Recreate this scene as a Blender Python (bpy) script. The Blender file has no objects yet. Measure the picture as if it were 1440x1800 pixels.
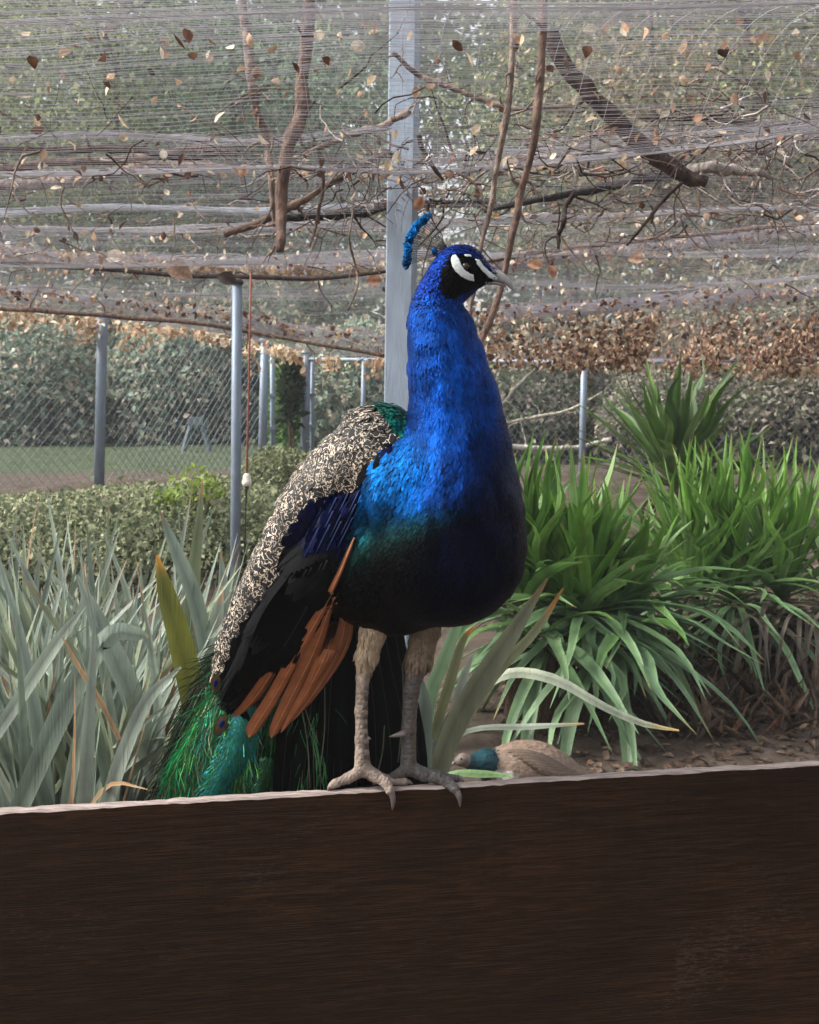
import bpy, math, random
import numpy as np
from mathutils import Vector
from mathutils.bvhtree import BVHTree

S = bpy.context.scene
COL = S.collection
rng = np.random.default_rng(11)
random.seed(11)

# ------------------------------------------------------------------ camera, sky, sun, exposure
ZC, FPX, HOR = 1.30, 2000.0, 660.0          # eye height (m), focal length in photo pixels, horizon row
cam = bpy.data.cameras.new('camera')
cam.sensor_fit = 'HORIZONTAL'; cam.sensor_width = 36.0
cam.lens = 36.0 * FPX / 1440.0
cam.shift_y = -(900.0 - HOR) / 1440.0
cam.clip_start = 0.05; cam.clip_end = 600.0
cam.dof.use_dof = True; cam.dof.focus_distance = 1.80; cam.dof.aperture_fstop = 20.0
camo = bpy.data.objects.new('camera', cam); COL.objects.link(camo)
camo.location = (0, 0, ZC); camo.rotation_euler = (math.radians(90), 0, 0)
S.camera = camo

SUN_EL, SUN_AZ = math.radians(44), math.radians(-96)       # azimuth measured from +Y (away) towards +X
world = bpy.data.worlds.new('World'); S.world = world; world.use_nodes = True
wn = world.node_tree.nodes; wl = world.node_tree.links
sky = wn.new('ShaderNodeTexSky'); sky.sky_type = 'NISHITA'; sky.sun_disc = False
sky.sun_elevation = SUN_EL; sky.sun_rotation = SUN_AZ
sky.air_density = 1.0; sky.dust_density = 4.0; sky.ozone_density = 1.0
hs = wn.new('ShaderNodeHueSaturation'); hs.inputs['Saturation'].default_value = 0.28
wl.new(sky.outputs[0], hs.inputs['Color'])
wl.new(hs.outputs[0], wn['Background'].inputs[0]); wn['Background'].inputs[1].default_value = 0.10
sun = bpy.data.lights.new('sun', 'SUN'); sun.energy = 1.5; sun.angle = math.radians(14); sun.color = (1.0, 0.96, 0.90)
suno = bpy.data.objects.new('sun', sun); COL.objects.link(suno)
sd = Vector((math.sin(SUN_AZ) * math.cos(SUN_EL), math.cos(SUN_AZ) * math.cos(SUN_EL), math.sin(SUN_EL)))
suno.rotation_euler = sd.to_track_quat('Z', 'Y').to_euler()
S.view_settings.view_transform = 'Standard'; S.view_settings.look = 'None'
S.view_settings.exposure = 1.74; S.view_settings.gamma = 1.0; S.view_settings.use_curve_mapping = False

# ------------------------------------------------------------------ helpers
def P(x, y, d):
    """photo pixel and distance -> point of the place"""
    return np.array([(x - 720.0) * d / FPX, d, ZC + (HOR - y) * d / FPX])
def img(p):
    p = np.asarray(p)
    return 720 + FPX * p[..., 0] / p[..., 1], HOR - FPX * (p[..., 2] - ZC) / p[..., 1]
def lin(*c):
    c = np.array(c, float) / 255.0
    return np.where(c <= 0.04045, c / 12.92, ((c + 0.055) / 1.055) ** 2.4)
def norm(v):
    v = np.asarray(v, float)
    return v / np.maximum(np.linalg.norm(v, axis=-1, keepdims=True), 1e-9)
def sstep(a, b, x):
    t = np.clip((np.asarray(x, float) - a) / (b - a), 0, 1)
    return t * t * (3 - 2 * t)
def vnoise(x, y, seed=0):
    """cheap smooth value noise, -1..1"""
    x = np.asarray(x, float); y = np.asarray(y, float)
    xi = np.floor(x).astype(int); yi = np.floor(y).astype(int); fx = x - xi; fy = y - yi
    def h(a, b):
        v = np.sin(a * 127.1 + b * 311.7 + seed * 74.7) * 43758.5453
        return (v - np.floor(v)) * 2 - 1
    fx = fx * fx * (3 - 2 * fx); fy = fy * fy * (3 - 2 * fy)
    return (h(xi, yi) * (1 - fx) + h(xi + 1, yi) * fx) * (1 - fy) + (h(xi, yi + 1) * (1 - fx) + h(xi + 1, yi + 1) * fx) * fy

def empty(name, loc, label, cat, group=None):
    o = bpy.data.objects.new(name, None); COL.objects.link(o)
    o.location = Vector([float(v) for v in loc]); o.empty_display_size = 0.05
    tag(o, label, cat, group); return o
def tag(o, label=None, cat=None, group=None, kind=None):
    if label: o['label'] = label
    if cat: o['category'] = cat
    if group: o['group'] = group
    if kind: o['kind'] = kind
    return o
def wloc(o):
    v = Vector((0, 0, 0))
    while o is not None:
        v = v + o.location; o = o.parent
    return v

def raw_mesh(name, V, F, mat, parent=None, cols=None, smooth=False, mats=None, mi=None, rnd=None):
    """V: world points (n,3); F: list of faces or int array (m,3|4). Origin is put at the centre of the points (base)."""
    V = np.asarray(V, float)
    c = np.array([(V[:, 0].min() + V[:, 0].max()) / 2, (V[:, 1].min() + V[:, 1].max()) / 2, V[:, 2].min()])
    me = bpy.data.meshes.new(name)
    if isinstance(F, np.ndarray):
        n, k = F.shape
        me.vertices.add(len(V)); me.vertices.foreach_set('co', (V - c).astype(np.float32).ravel())
        me.loops.add(n * k); me.loops.foreach_set('vertex_index', F.astype(np.int32).ravel())
        me.polygons.add(n)
        me.polygons.foreach_set('loop_start', np.arange(0, n * k, k, dtype=np.int32))
        try: me.polygons.foreach_set('loop_total', np.full(n, k, dtype=np.int32))
        except Exception: pass
        me.update(calc_edges=True)
    else:
        me.from_pydata([tuple(v) for v in (V - c)], [], F); me.update()
    if cols is not None:
        cc = np.ones((len(V), 4), np.float32); cc[:, :3] = cols
        at = me.attributes.new('Col', 'FLOAT_COLOR', 'POINT'); at.data.foreach_set('color', cc.ravel())
    if rnd is not None:
        at = me.attributes.new('Rnd', 'FLOAT', 'POINT'); at.data.foreach_set('value', np.asarray(rnd, np.float32))
    for m in (mats or [mat]): me.materials.append(m)
    if mi is not None: me.polygons.foreach_set('material_index', np.asarray(mi, np.int32))
    if smooth: me.polygons.foreach_set('use_smooth', np.ones(len(me.polygons), bool))
    me.validate()
    o = bpy.data.objects.new(name, me); COL.objects.link(o)
    off = Vector([float(v) for v in c])
    if parent is not None:
        o.parent = parent; o.location = off - wloc(parent)
    else:
        o.location = off
    return o

class MB:
    """collects pieces; builds ONE mesh object"""
    def __init__(self): self.v = []; self.f = []; self.c = []; self.n = 0; self.mi = []
    def add(self, V, F, col=(1, 1, 1), m=0):
        V = np.asarray(V, float)
        self.v.append(V)
        c = np.asarray(col, float)
        self.c.append(np.tile(c, (len(V), 1)) if c.ndim == 1 else c)
        for f in F:
            self.f.append(tuple(int(i) + self.n for i in f)); self.mi.append(m)
        self.n += len(V); return self
    def box(self, c, size, rz=0.0, col=(1, 1, 1), m=0, jit=0):
        x, y, z = np.array(size) / 2
        v = np.array([[a * x, b * y, e * z] for a in (-1, 1) for b in (-1, 1) for e in (-1, 1)])
        if jit: v = v + rng.normal(0, jit, v.shape)
        R = np.array([[math.cos(rz), -math.sin(rz), 0], [math.sin(rz), math.cos(rz), 0], [0, 0, 1]])
        return self.add(v @ R.T + np.asarray(c), [(0, 1, 3, 2), (4, 6, 7, 5), (0, 4, 5, 1), (2, 3, 7, 6), (0, 2, 6, 4), (1, 5, 7, 3)], col, m)
    def tube(self, pts, rad, sides=8, col=(1, 1, 1), m=0, cap=True, squash=None):
        pts = np.asarray(pts, float); n = len(pts)
        rad = np.broadcast_to(np.asarray(rad, float), (n,))
        t = norm(np.gradient(pts, axis=0))
        ref = np.array([0, 0, 1.0]) if abs(t[0][2]) < 0.9 else np.array([1.0, 0, 0])
        V = []
        for i in range(n):
            a = norm(np.cross(t[i], ref)); b = np.cross(a, t[i]); ref = b if np.linalg.norm(b) > 0.1 else ref
            ang = np.arange(sides) * 2 * math.pi / sides
            V.append(pts[i] + rad[i] * (np.cos(ang)[:, None] * a + np.sin(ang)[:, None] * b * (squash or 1)))
        F = [(i * sides + j, i * sides + (j + 1) % sides, (i + 1) * sides + (j + 1) % sides, (i + 1) * sides + j) for i in range(n - 1) for j in range(sides)]
        if cap: F += [tuple(range(sides))[::-1], tuple((n - 1) * sides + j for j in range(sides))]
        cc = np.asarray(col, float)
        if cc.ndim == 2: cc = np.repeat(cc, sides, axis=0)
        return self.add(np.vstack(V), F, cc, m)
    def build(self, name, mat, parent=None, smooth=True, mats=None):
        return raw_mesh(name, np.vstack(self.v), self.f, mat, parent, np.vstack(self.c), smooth, mats, self.mi if mats else None)

def spline(pts, n=20):
    """Catmull-Rom through the points, any columns"""
    p = np.asarray(pts, float)
    q = np.vstack([2 * p[0] - p[1], p, 2 * p[-1] - p[-2]])
    out = []
    for u in np.linspace(0, len(p) - 1, n):
        i = min(int(u), len(p) - 2); t = u - i
        a, b, c, d = q[i], q[i + 1], q[i + 2], q[i + 3]
        out.append(0.5 * (2 * b + (c - a) * t + (2 * a - 5 * b + 4 * c - d) * t * t + (3 * b - a - 3 * c + d) * t ** 3))
    return np.array(out)

def cards(pos, direc, nor, L, W, col, fold=0.25, curl=0.0):
    """many small leaves: 4 points, 2 triangles each -> V, F, C"""
    n = len(pos); d = norm(direc); s = norm(np.cross(d, nor)); u = np.cross(s, d)
    L = np.broadcast_to(L, (n,))[:, None]; W = np.broadcast_to(W, (n,))[:, None]
    b = pos; tip = pos + d * L - u * L * curl
    m = pos + d * L * 0.45 + u * W * fold
    V = np.stack([b, m + s * W * 0.5, tip, m - s * W * 0.5], 1).reshape(-1, 3)
    i = np.arange(n) * 4
    F = np.stack([np.stack([i, i + 1, i + 2], 1), np.stack([i, i + 2, i + 3], 1)], 1).reshape(-1, 3)
    return V, F, np.repeat(col, 4, axis=0)
def leaf_cloud(name, pos, mat, parent, L, W, cols, up=0.4, fold=0.25, kind='stuff', direc=None, curl=0.1):
    n = len(pos)
    d = rng.normal(size=(n, 3)) if direc is None else direc
    nr = norm(rng.normal(size=(n, 3)) + np.array([0, 0, up * 2]))
    c = cols[rng.integers(0, len(cols), n)] * rng.uniform(0.7, 1.3, (n, 1))
    if mat is M['dryleaf'] and name != 'dry_grass': V, F, C = oval_leaves(pos, d, nr, rng.uniform(*L, n) * 1.05, rng.uniform(*W, n) * 1.1, c, rng.uniform(-.5, .9, n))
    else: V, F, C = cards(pos, d, nr, rng.uniform(*L, n), rng.uniform(*W, n), c, fold, curl)
    o = raw_mesh(name, V, F, mat, parent, C)
    if kind: o['kind'] = kind
    return o

def oval_leaves(pos, direc, nor, L, W, col, curl):
    """small curled oval leaves: 10 points, 8 quads/triangles each"""
    n = len(pos); d = norm(direc); s = norm(np.cross(d, nor)); u = np.cross(s, d); L = L[:, None]; W = W[:, None]; curl = curl[:, None]
    q = lambda a, b, h: pos + d * L * (a - .12 * curl * a * a) + s * W * b + u * (W * h + L * curl * (a * a - a) * 1.2)
    V = np.stack([q(0, 0, 0), q(.28, -.42, .22), q(.28, 0, 0), q(.28, .42, .16), q(.58, -.5, .34), q(.58, .02, .05), q(.58, .5, .26), q(.84, -.26, .22), q(.84, .27, .2), q(1.03, .04, .1)], 1).reshape(-1, 3)
    T = np.array([[0, 1, 2], [0, 2, 3], [1, 4, 2], [2, 4, 5], [2, 5, 3], [3, 5, 6], [4, 7, 5], [5, 8, 6], [5, 7, 8], [7, 9, 8]])
    F = ((np.arange(n) * 10)[:, None, None] + T[None]).reshape(-1, 3)
    return V, F, np.repeat(col, 10, axis=0)
def blade(pts, w, fold=0.18, twist=0.0, side=None, cols=None, n=14, rip=0.0):
    """strap leaf: V-folded ribbon along 3-D points with widths -> V, F, C"""
    P4 = spline(np.column_stack([pts, w]), n)
    p, w = P4[:, :3], np.maximum(P4[:, 3], 0.0008)
    t = norm(np.gradient(p, axis=0))
    if side is None:
        side = np.cross(t[0], [0, 0, 1.0]); side = norm(side) if np.linalg.norm(side) > 0.05 else np.array([1.0, 0, 0])
    V = []
    for i in range(n):
        s = side - t[i] * np.dot(side, t[i]); s = norm(s); u = np.cross(s, t[i])
        a = twist * i / (n - 1); s2 = s * math.cos(a) + u * math.sin(a); u2 = np.cross(s2, t[i])
        hw = w[i] / 2
        V += [p[i] - s2 * hw + u2 * hw * fold, p[i] - s2 * hw * 0.12, p[i] + s2 * hw * 0.12, p[i] + s2 * hw + u2 * hw * fold]
    F = [(4 * i + j, 4 * i + j + 1, 4 * i + j + 5, 4 * i + j + 4) for i in range(n - 1) for j in range(3)]
    C = None
    if cols is not None:
        base, tip, tipfrom = cols
        k = sstep(tipfrom, min(1.0, tipfrom + 0.12), np.linspace(0, 1, n))[:, None]
        C = np.repeat(base * (1 - k) + tip * k, 4, axis=0)
        C[0::4] *= 1.28; C[3::4] *= 1.2; C[1::4] *= 0.84
    return np.array(V), F, C

# ------------------------------------------------------------------ materials
def mat(name, rough=0.6, metal=0.0, spec=0.4, color=None, noise=None, bump=None, trans=0.0, attr=True, streak=None):
    m = bpy.data.materials.new(name); m.use_nodes = True
    nt = m.node_tree; N, Lk = nt.nodes, nt.links; b = N['Principled BSDF']
    b.inputs['Roughness'].default_value = rough; b.inputs['Metallic'].default_value = metal
    b.inputs['Specular IOR Level'].default_value = spec
    src = None
    if attr and color is None:
        a = N.new('ShaderNodeAttribute'); a.attribute_name = 'Col'; src = a.outputs['Color']
    else:
        r = N.new('ShaderNodeRGB'); r.outputs[0].default_value = (*color, 1); src = r.outputs[0]
    tc = N.new('ShaderNodeTexCoord')
    if noise:
        sc, lo, hi, stretch = noise
        mp = N.new('ShaderNodeMapping'); mp.inputs['Scale'].default_value = stretch
        nz = N.new('ShaderNodeTexNoise'); nz.inputs['Scale'].default_value = sc; nz.inputs['Detail'].default_value = 6
        rmp = N.new('ShaderNodeMapRange'); rmp.inputs[1].default_value = 0.3; rmp.inputs[2].default_value = 0.7
        rmp.inputs[3].default_value = lo; rmp.inputs[4].default_value = hi
        mx = N.new('ShaderNodeMix'); mx.data_type = 'RGBA'; mx.blend_type = 'MULTIPLY'; mx.inputs[0].default_value = 1
        Lk.new(tc.outputs['Object'], mp.inputs[0]); Lk.new(mp.outputs[0], nz.inputs['Vector']); Lk.new(nz.outputs[0], rmp.inputs[0])
        Lk.new(src, mx.inputs[6]); Lk.new(rmp.outputs[0], mx.inputs[7]); src = mx.outputs[2]
    Lk.new(src, b.inputs['Base Color'])
    if bump:
        sc, st, stretch = bump
        mp = N.new('ShaderNodeMapping'); mp.inputs['Scale'].default_value = stretch
        nz = N.new('ShaderNodeTexNoise'); nz.inputs['Scale'].default_value = sc; nz.inputs['Detail'].default_value = 5
        bp = N.new('ShaderNodeBump'); bp.inputs['Strength'].default_value = st; bp.inputs['Distance'].default_value = 0.01
        Lk.new(tc.outputs['Object'], mp.inputs[0]); Lk.new(mp.outputs[0], nz.inputs['Vector'])
        Lk.new(nz.outputs[0], bp.inputs['Height']); Lk.new(bp.outputs[0], b.inputs['Normal'])
    if trans:
        tr = N.new('ShaderNodeBsdfTranslucent'); Lk.new(src, tr.inputs['Color'])
        ms = N.new('ShaderNodeMixShader'); ms.inputs[0].default_value = trans
        Lk.new(b.outputs[0], ms.inputs[1]); Lk.new(tr.outputs[0], ms.inputs[2]); Lk.new(ms.outputs[0], N['Material Output'].inputs[0])
    return m

M = {}
M['leaf'] = mat('leaf', 0.55, 0, 0.3, trans=0.42)
M['strap'] = mat('strap_leaf', 0.42, 0, 0.45, noise=(12, 0.58, 1.3, (1, 1, .5)), bump=(220, 0.3, (1, 1, 0.04)), trans=0.18)
M['dryleaf'] = mat('dry_leaf', 0.7, 0, 0.25, noise=(60, 0.6, 1.25, (1, 1, 1)), trans=0.35)
M['bark'] = mat('bark', 0.85, 0, 0.2, noise=(40, 0.35, 1.5, (1, 1, 0.6)), bump=(90, 1.0, (1, 1, 0.5)))
M['steel'] = mat('galvanised_steel', 0.5, 0.25, 0.5, noise=(30, 0.85, 1.12, (1, 1, 0.3)), bump=(90, 0.06, (1, 1, 1)))
M['paintpost'] = mat('grey_painted_post', 0.55, 0.1, 0.4, noise=(26, 0.82, 1.15, (1, 1, 0.25)), bump=(150, 0.15, (1, 1, 0.12)))
M['wire'] = mat('wire', 0.5, 0.3, 0.5)
M['net'] = mat('net_cord', 0.7, 0, 0.3)
M['plain'] = mat('plain', 0.6, 0, 0.4, noise=(40, 0.8, 1.15, (1, 1, 1)))

def wood_mat():
    m = bpy.data.materials.new('stained_wood'); m.use_nodes = True
    nt = m.node_tree; N, Lk = nt.nodes, nt.links; b = N['Principled BSDF']
    tc = N.new('ShaderNodeTexCoord')
    mp = N.new('ShaderNodeMapping'); mp.inputs['Scale'].default_value = (3.2, 3, 40)
    n1 = N.new('ShaderNodeTexNoise'); n1.inputs['Scale'].default_value = 2.6; n1.inputs['Detail'].default_value = 9; n1.inputs['Roughness'].default_value = 0.65; n1.inputs['Distortion'].default_value = 1.6
    mp2 = N.new('ShaderNodeMapping'); mp2.inputs['Scale'].default_value = (3, 3, 160)
    n2 = N.new('ShaderNodeTexNoise'); n2.inputs['Scale'].default_value = 3.5; n2.inputs['Detail'].default_value = 4
    n3 = N.new('ShaderNodeTexNoise'); n3.inputs['Scale'].default_value = 2.2; n3.inputs['Detail'].default_value = 5
    r = N.new('ShaderNodeValToRGB'); e = r.color_ramp.elements
    e[0].position = 0.22; e[0].color = (0.0030, 0.0010, 0.0003, 1); e[1].position = 0.82; e[1].color = (0.066, 0.034, 0.0150, 1)
    x = e.new(0.52); x.color = (0.026, 0.0115, 0.0040, 1)
    for a, q in ((mp, n1), (mp2, n2)):
        Lk.new(tc.outputs['Object'], a.inputs[0]); Lk.new(a.outputs[0], q.inputs['Vector'])
    Lk.new(tc.outputs['Object'], n3.inputs['Vector'])
    ad = N.new('ShaderNodeMath'); ad.operation = 'MULTIPLY_ADD'; ad.inputs[1].default_value = 0.5
    Lk.new(n2.outputs[0], ad.inputs[0]); sb = N.new('ShaderNodeMath'); sb.operation = 'MULTIPLY_ADD'; sb.inputs[1].default_value = 0.7; sb.inputs[2].default_value = -0.095
    Lk.new(n1.outputs[0], sb.inputs[0]); Lk.new(sb.outputs[0], ad.inputs[2]); Lk.new(ad.outputs[0], r.inputs[0])
    mx = N.new('ShaderNodeMix'); mx.data_type = 'RGBA'; mx.blend_type = 'MULTIPLY'; mx.inputs[0].default_value = 0.6
    rr = N.new('ShaderNodeMapRange'); rr.inputs[1].default_value = 0.35; rr.inputs[2].default_value = 0.68; rr.inputs[3].default_value = 0.5; rr.inputs[4].default_value = 1.5
    Lk.new(n3.outputs[0], rr.inputs[0]); Lk.new(r.outputs[0], mx.inputs[6]); Lk.new(rr.outputs[0], mx.inputs[7])
    mp4 = N.new('ShaderNodeMapping'); mp4.inputs['Scale'].default_value = (30, 30, 110)
    n4 = N.new('ShaderNodeTexNoise'); n4.inputs['Scale'].default_value = 2.2; n4.inputs['Detail'].default_value = 7; n4.inputs['Roughness'].default_value = 0.7
    Lk.new(tc.outputs['Object'], mp4.inputs[0]); Lk.new(mp4.outputs[0], n4.inputs['Vector'])
    n5 = N.new('ShaderNodeTexNoise'); n5.inputs['Scale'].default_value = 4.0; n5.inputs['Detail'].default_value = 3; Lk.new(tc.outputs['Object'], n5.inputs['Vector'])
    ml = N.new('ShaderNodeMath'); ml.operation = 'MULTIPLY'; Lk.new(n4.outputs[0], ml.inputs[0]); Lk.new(n5.outputs[0], ml.inputs[1])
    sr = N.new('ShaderNodeMapRange'); sr.inputs[1].default_value = 0.35; sr.inputs[2].default_value = 0.43; sr.inputs[3].default_value = 0; sr.inputs[4].default_value = 0.30
    Lk.new(ml.outputs[0], sr.inputs[0])
    mw = N.new('ShaderNodeMix'); mw.data_type = 'RGBA'; mw.inputs[7].default_value = (0.11, 0.085, 0.066, 1)
    Lk.new(sr.outputs[0], mw.inputs[0]); Lk.new(mx.outputs[2], mw.inputs[6]); Lk.new(mw.outputs[2], b.inputs['Base Color'])
    bp = N.new('ShaderNodeBump'); bp.inputs['Strength'].default_value = 0.8; bp.inputs['Distance'].default_value = 0.004
    Lk.new(ad.outputs[0], bp.inputs['Height']); Lk.new(bp.outputs[0], b.inputs['Normal'])
    b.inputs['Roughness'].default_value = 0.8; b.inputs['Specular IOR Level'].default_value = 0.10
    return m
M['wood'] = wood_mat()
M['woodtop'] = mat('worn_skylit_wood', 0.85, 0, 0.2, color=(0.36, 0.29, 0.26), noise=(16, 0.55, 1.2, (1.5, 9, 4)), bump=(40, 0.5, (1, 12, 3)))  # worn wood, part of its paleness is sky light put into the colour

def ground_mat():
    m = bpy.data.materials.new('soil_and_lawn'); m.use_nodes = True
    nt = m.node_tree; N, Lk = nt.nodes, nt.links; b = N['Principled BSDF']
    tc = N.new('ShaderNodeTexCoord')
    a = N.new('ShaderNodeAttribute'); a.attribute_name = 'Col'
    n1 = N.new('ShaderNodeTexNoise'); n1.inputs['Scale'].default_value = 9; n1.inputs['Detail'].default_value = 10; n1.inputs['Roughness'].default_value = 0.75
    Lk.new(tc.outputs['Object'], n1.inputs['Vector'])
    rr = N.new('ShaderNodeMapRange'); rr.inputs[1].default_value = 0.3; rr.inputs[2].default_value = 0.7; rr.inputs[3].default_value = 0.45; rr.inputs[4].default_value = 1.5
    mx = N.new('ShaderNodeMix'); mx.data_type = 'RGBA'; mx.blend_type = 'MULTIPLY'; mx.inputs[0].default_value = 1
    Lk.new(n1.outputs[0], rr.inputs[0]); Lk.new(a.outputs['Color'], mx.inputs[6]); Lk.new(rr.outputs[0], mx.inputs[7]); Lk.new(mx.outputs[2], b.inputs['Base Color'])
    bp = N.new('ShaderNodeBump'); bp.inputs['Strength'].default_value = 1.0; bp.inputs['Distance'].default_value = 0.03
    Lk.new(n1.outputs[0], bp.inputs['Height']); Lk.new(bp.outputs[0], b.inputs['Normal'])
    b.inputs['Roughness'].default_value = 0.95; b.inputs['Specular IOR Level'].default_value = 0.1
    return m
M['ground'] = ground_mat()

# ------------------------------------------------------------------ ground
def gz(x, y):
    x = np.asarray(x, float); y = np.asarray(y, float)
    z = 0.50 * sstep(3.8, 7.6, y)
    z = z + 1.5 * sstep(1.0, 5.0, x - 0.12 * (y - 8)) * sstep(7.6, 14, y)          # bank on the right beyond the fence
    z = z + 0.02 * vnoise(x * 2.1, y * 2.1, 3) + 0.008 * vnoise(x * 7, y * 7, 5)
    return z
xs = np.concatenate([[-150, -60, -30, -18], np.linspace(-12, 12, 130), [18, 30, 60, 150]])
ys = np.concatenate([[-20, -6, -2], np.linspace(0.2, 16, 130), [20, 26, 34, 45, 70, 120, 250]])
gx, gy = np.meshgrid(xs, ys, indexing='ij')
gV = np.stack([gx, gy, gz(gx, gy)], -1).reshape(-1, 3)
ni, nj = gx.shape
ii, jj = np.meshgrid(np.arange(ni - 1), np.arange(nj - 1), indexing='ij')
q = (ii * nj + jj).ravel()
gF = np.stack([q, q + nj, q + nj + 1, q + 1], 1)
soil, lawn, dry = np.array([0.115, 0.088, 0.070]), np.array([0.072, 0.092, 0.050]), np.array([0.135, 0.115, 0.09])
kl = sstep(9.2, 10.2, gV[:, 1] + 0.5 * vnoise(gV[:, 0], gV[:, 1], 8))[:, None]
kr = sstep(0.5, 2.0, gV[:, 0])[:, None]
gC = soil * (1 - kl) + (lawn * (1 - kr) + dry * kr) * kl
ground = raw_mesh('ground', gV, gF, M['ground'], None, gC, True); tag(ground, kind='structure')

# ------------------------------------------------------------------ timber barrier under the bird
BZ = ZC - 0.649                                    # top of the board
bA, bB = np.array([-0.611, 1.697]), np.array([0.682, 1.895])
be = (bB - bA) / np.linalg.norm(bB - bA); bn = np.array([-be[1], be[0]])
BTH = 0.018
def on_board(s, t, z):
    """s along the board from the middle, t depth behind the front face"""
    c = (bA + bB) / 2 + be * s + bn * t
    return np.array([c[0], c[1], z])
barrier = empty('timber_barrier', on_board(0, BTH / 2, 0), 'dark brown timber board barrier with a worn top edge, paler for painted-in sky light, the peacock standing on it', 'barrier')
def plank(z0, z1, L=1.5):
    n = 260; s = np.linspace(-L, L, n)
    j = lambda k, a: a * (vnoise(s * 26, s * 0 + k, k) + 0.7 * vnoise(s * 90, s * 0 + k, k + 5))
    prof = []
    wob = 0.003 * vnoise(s * 1.7, s * 0, 21)
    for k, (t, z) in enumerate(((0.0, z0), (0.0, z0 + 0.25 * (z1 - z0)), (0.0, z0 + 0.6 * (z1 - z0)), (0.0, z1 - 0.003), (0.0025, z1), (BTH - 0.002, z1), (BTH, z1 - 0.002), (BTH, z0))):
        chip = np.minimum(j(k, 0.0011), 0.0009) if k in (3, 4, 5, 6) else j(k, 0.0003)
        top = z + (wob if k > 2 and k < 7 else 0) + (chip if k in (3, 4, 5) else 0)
        c = (bA + bB) / 2
        prof.append(np.stack([c[0] + be[0] * s + bn[0] * (t + chip * 0.8), c[1] + be[1] * s + bn[1] * (t + chip * 0.8), top + 0 * s], 1))
    V = np.vstack(prof); F = []; mi = []
    K = len(prof)
    for k in range(K):
        for i in range(n - 1):
            a = k * n + i; b = ((k + 1) % K) * n + i
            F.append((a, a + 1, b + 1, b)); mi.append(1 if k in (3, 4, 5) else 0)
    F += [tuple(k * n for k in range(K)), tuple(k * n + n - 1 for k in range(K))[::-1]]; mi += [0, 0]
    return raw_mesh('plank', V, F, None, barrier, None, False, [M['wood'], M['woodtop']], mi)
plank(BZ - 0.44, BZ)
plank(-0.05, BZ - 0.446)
for s in (-1.15, 1.2):
    m = MB(); p = on_board(s, BTH + 0.041, (BZ - 0.06) / 2 - 0.05); m.box(p, (0.08, 0.08, BZ - 0.06 + 0.1), math.atan2(be[1], be[0]))
    m.build('support_post', M['wood'], barrier, False)

# ------------------------------------------------------------------ galvanised posts, fences
GREY = lin(142, 156, 172) * 0.7
def round_post_mesh(mb, x, y0, x1, y1, d, w):
    a, b = P(x, y0, d), P(x1, y1, d); r = w * d / FPX / 2
    mb.tube([b, (a + b) / 2, a], r, 14, GREY)
    return a, b, r

# the square post behind the bird
a_, b_ = P(716, -260, 4.0), P(694, 1310, 4.0); b_[2] = -0.1
sp = empty('square_post', (b_[0], b_[1], 0.0), 'wide flat grey square post rising behind the peacock through the overhead net', 'post')
m = MB(); hw = 0.0475; hd = 0.045
ang = math.radians(-11); R2 = np.array([[math.cos(ang), -math.sin(ang)], [math.sin(ang), math.cos(ang)]])
ring = np.array([(-hw, -hd + .004), (-hw + .004, -hd), (hw - .004, -hd), (hw, -hd + .004), (hw, hd), (-hw, hd)]) @ R2.T
V = np.vstack([np.column_stack([ring + a_[:2] * k + b_[:2] * (1 - k), np.full(6, a_[2] * k + b_[2] * (1 - k))]) for k in np.linspace(0, 1, 12)])
F = [(i * 6 + j, i * 6 + (j + 1) % 6, (i + 1) * 6 + (j + 1) % 6, (i + 1) * 6 + j) for i in range(11) for j in range(6)] + [tuple(range(6))[::-1], tuple(66 + j for j in range(6))]
m.add(V, F, lin(140, 152, 166)); m.build('shaft', M['paintpost'], sp, False)

# round post standing in front of the hedge
D4 = 5.5
pb = P(413, 1030, D4); pb[2] = float(gz(pb[0], pb[1])) - 0.1
np_ = empty('round_post', (pb[0], pb[1], float(gz(pb[0], pb[1]))), 'slim pale blue-grey round post in front of the hedge, holding up the net', 'post')
m = MB(); t_ = P(417, 500, D4); m.tube([pb, (pb + t_) / 2, t_], 18 * D4 / FPX / 2, 16, GREY); m.build('shaft', M['steel'], np_)
m = MB(); m.tube([t_ + [0, 0, 0.001], t_ + [0, 0, 0.018], t_ + [0, 0, 0.03]], [0.031, 0.030, 0.012], 14, (0.03, 0.027, 0.025)); m.build('cap', M['plain'], np_)

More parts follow.
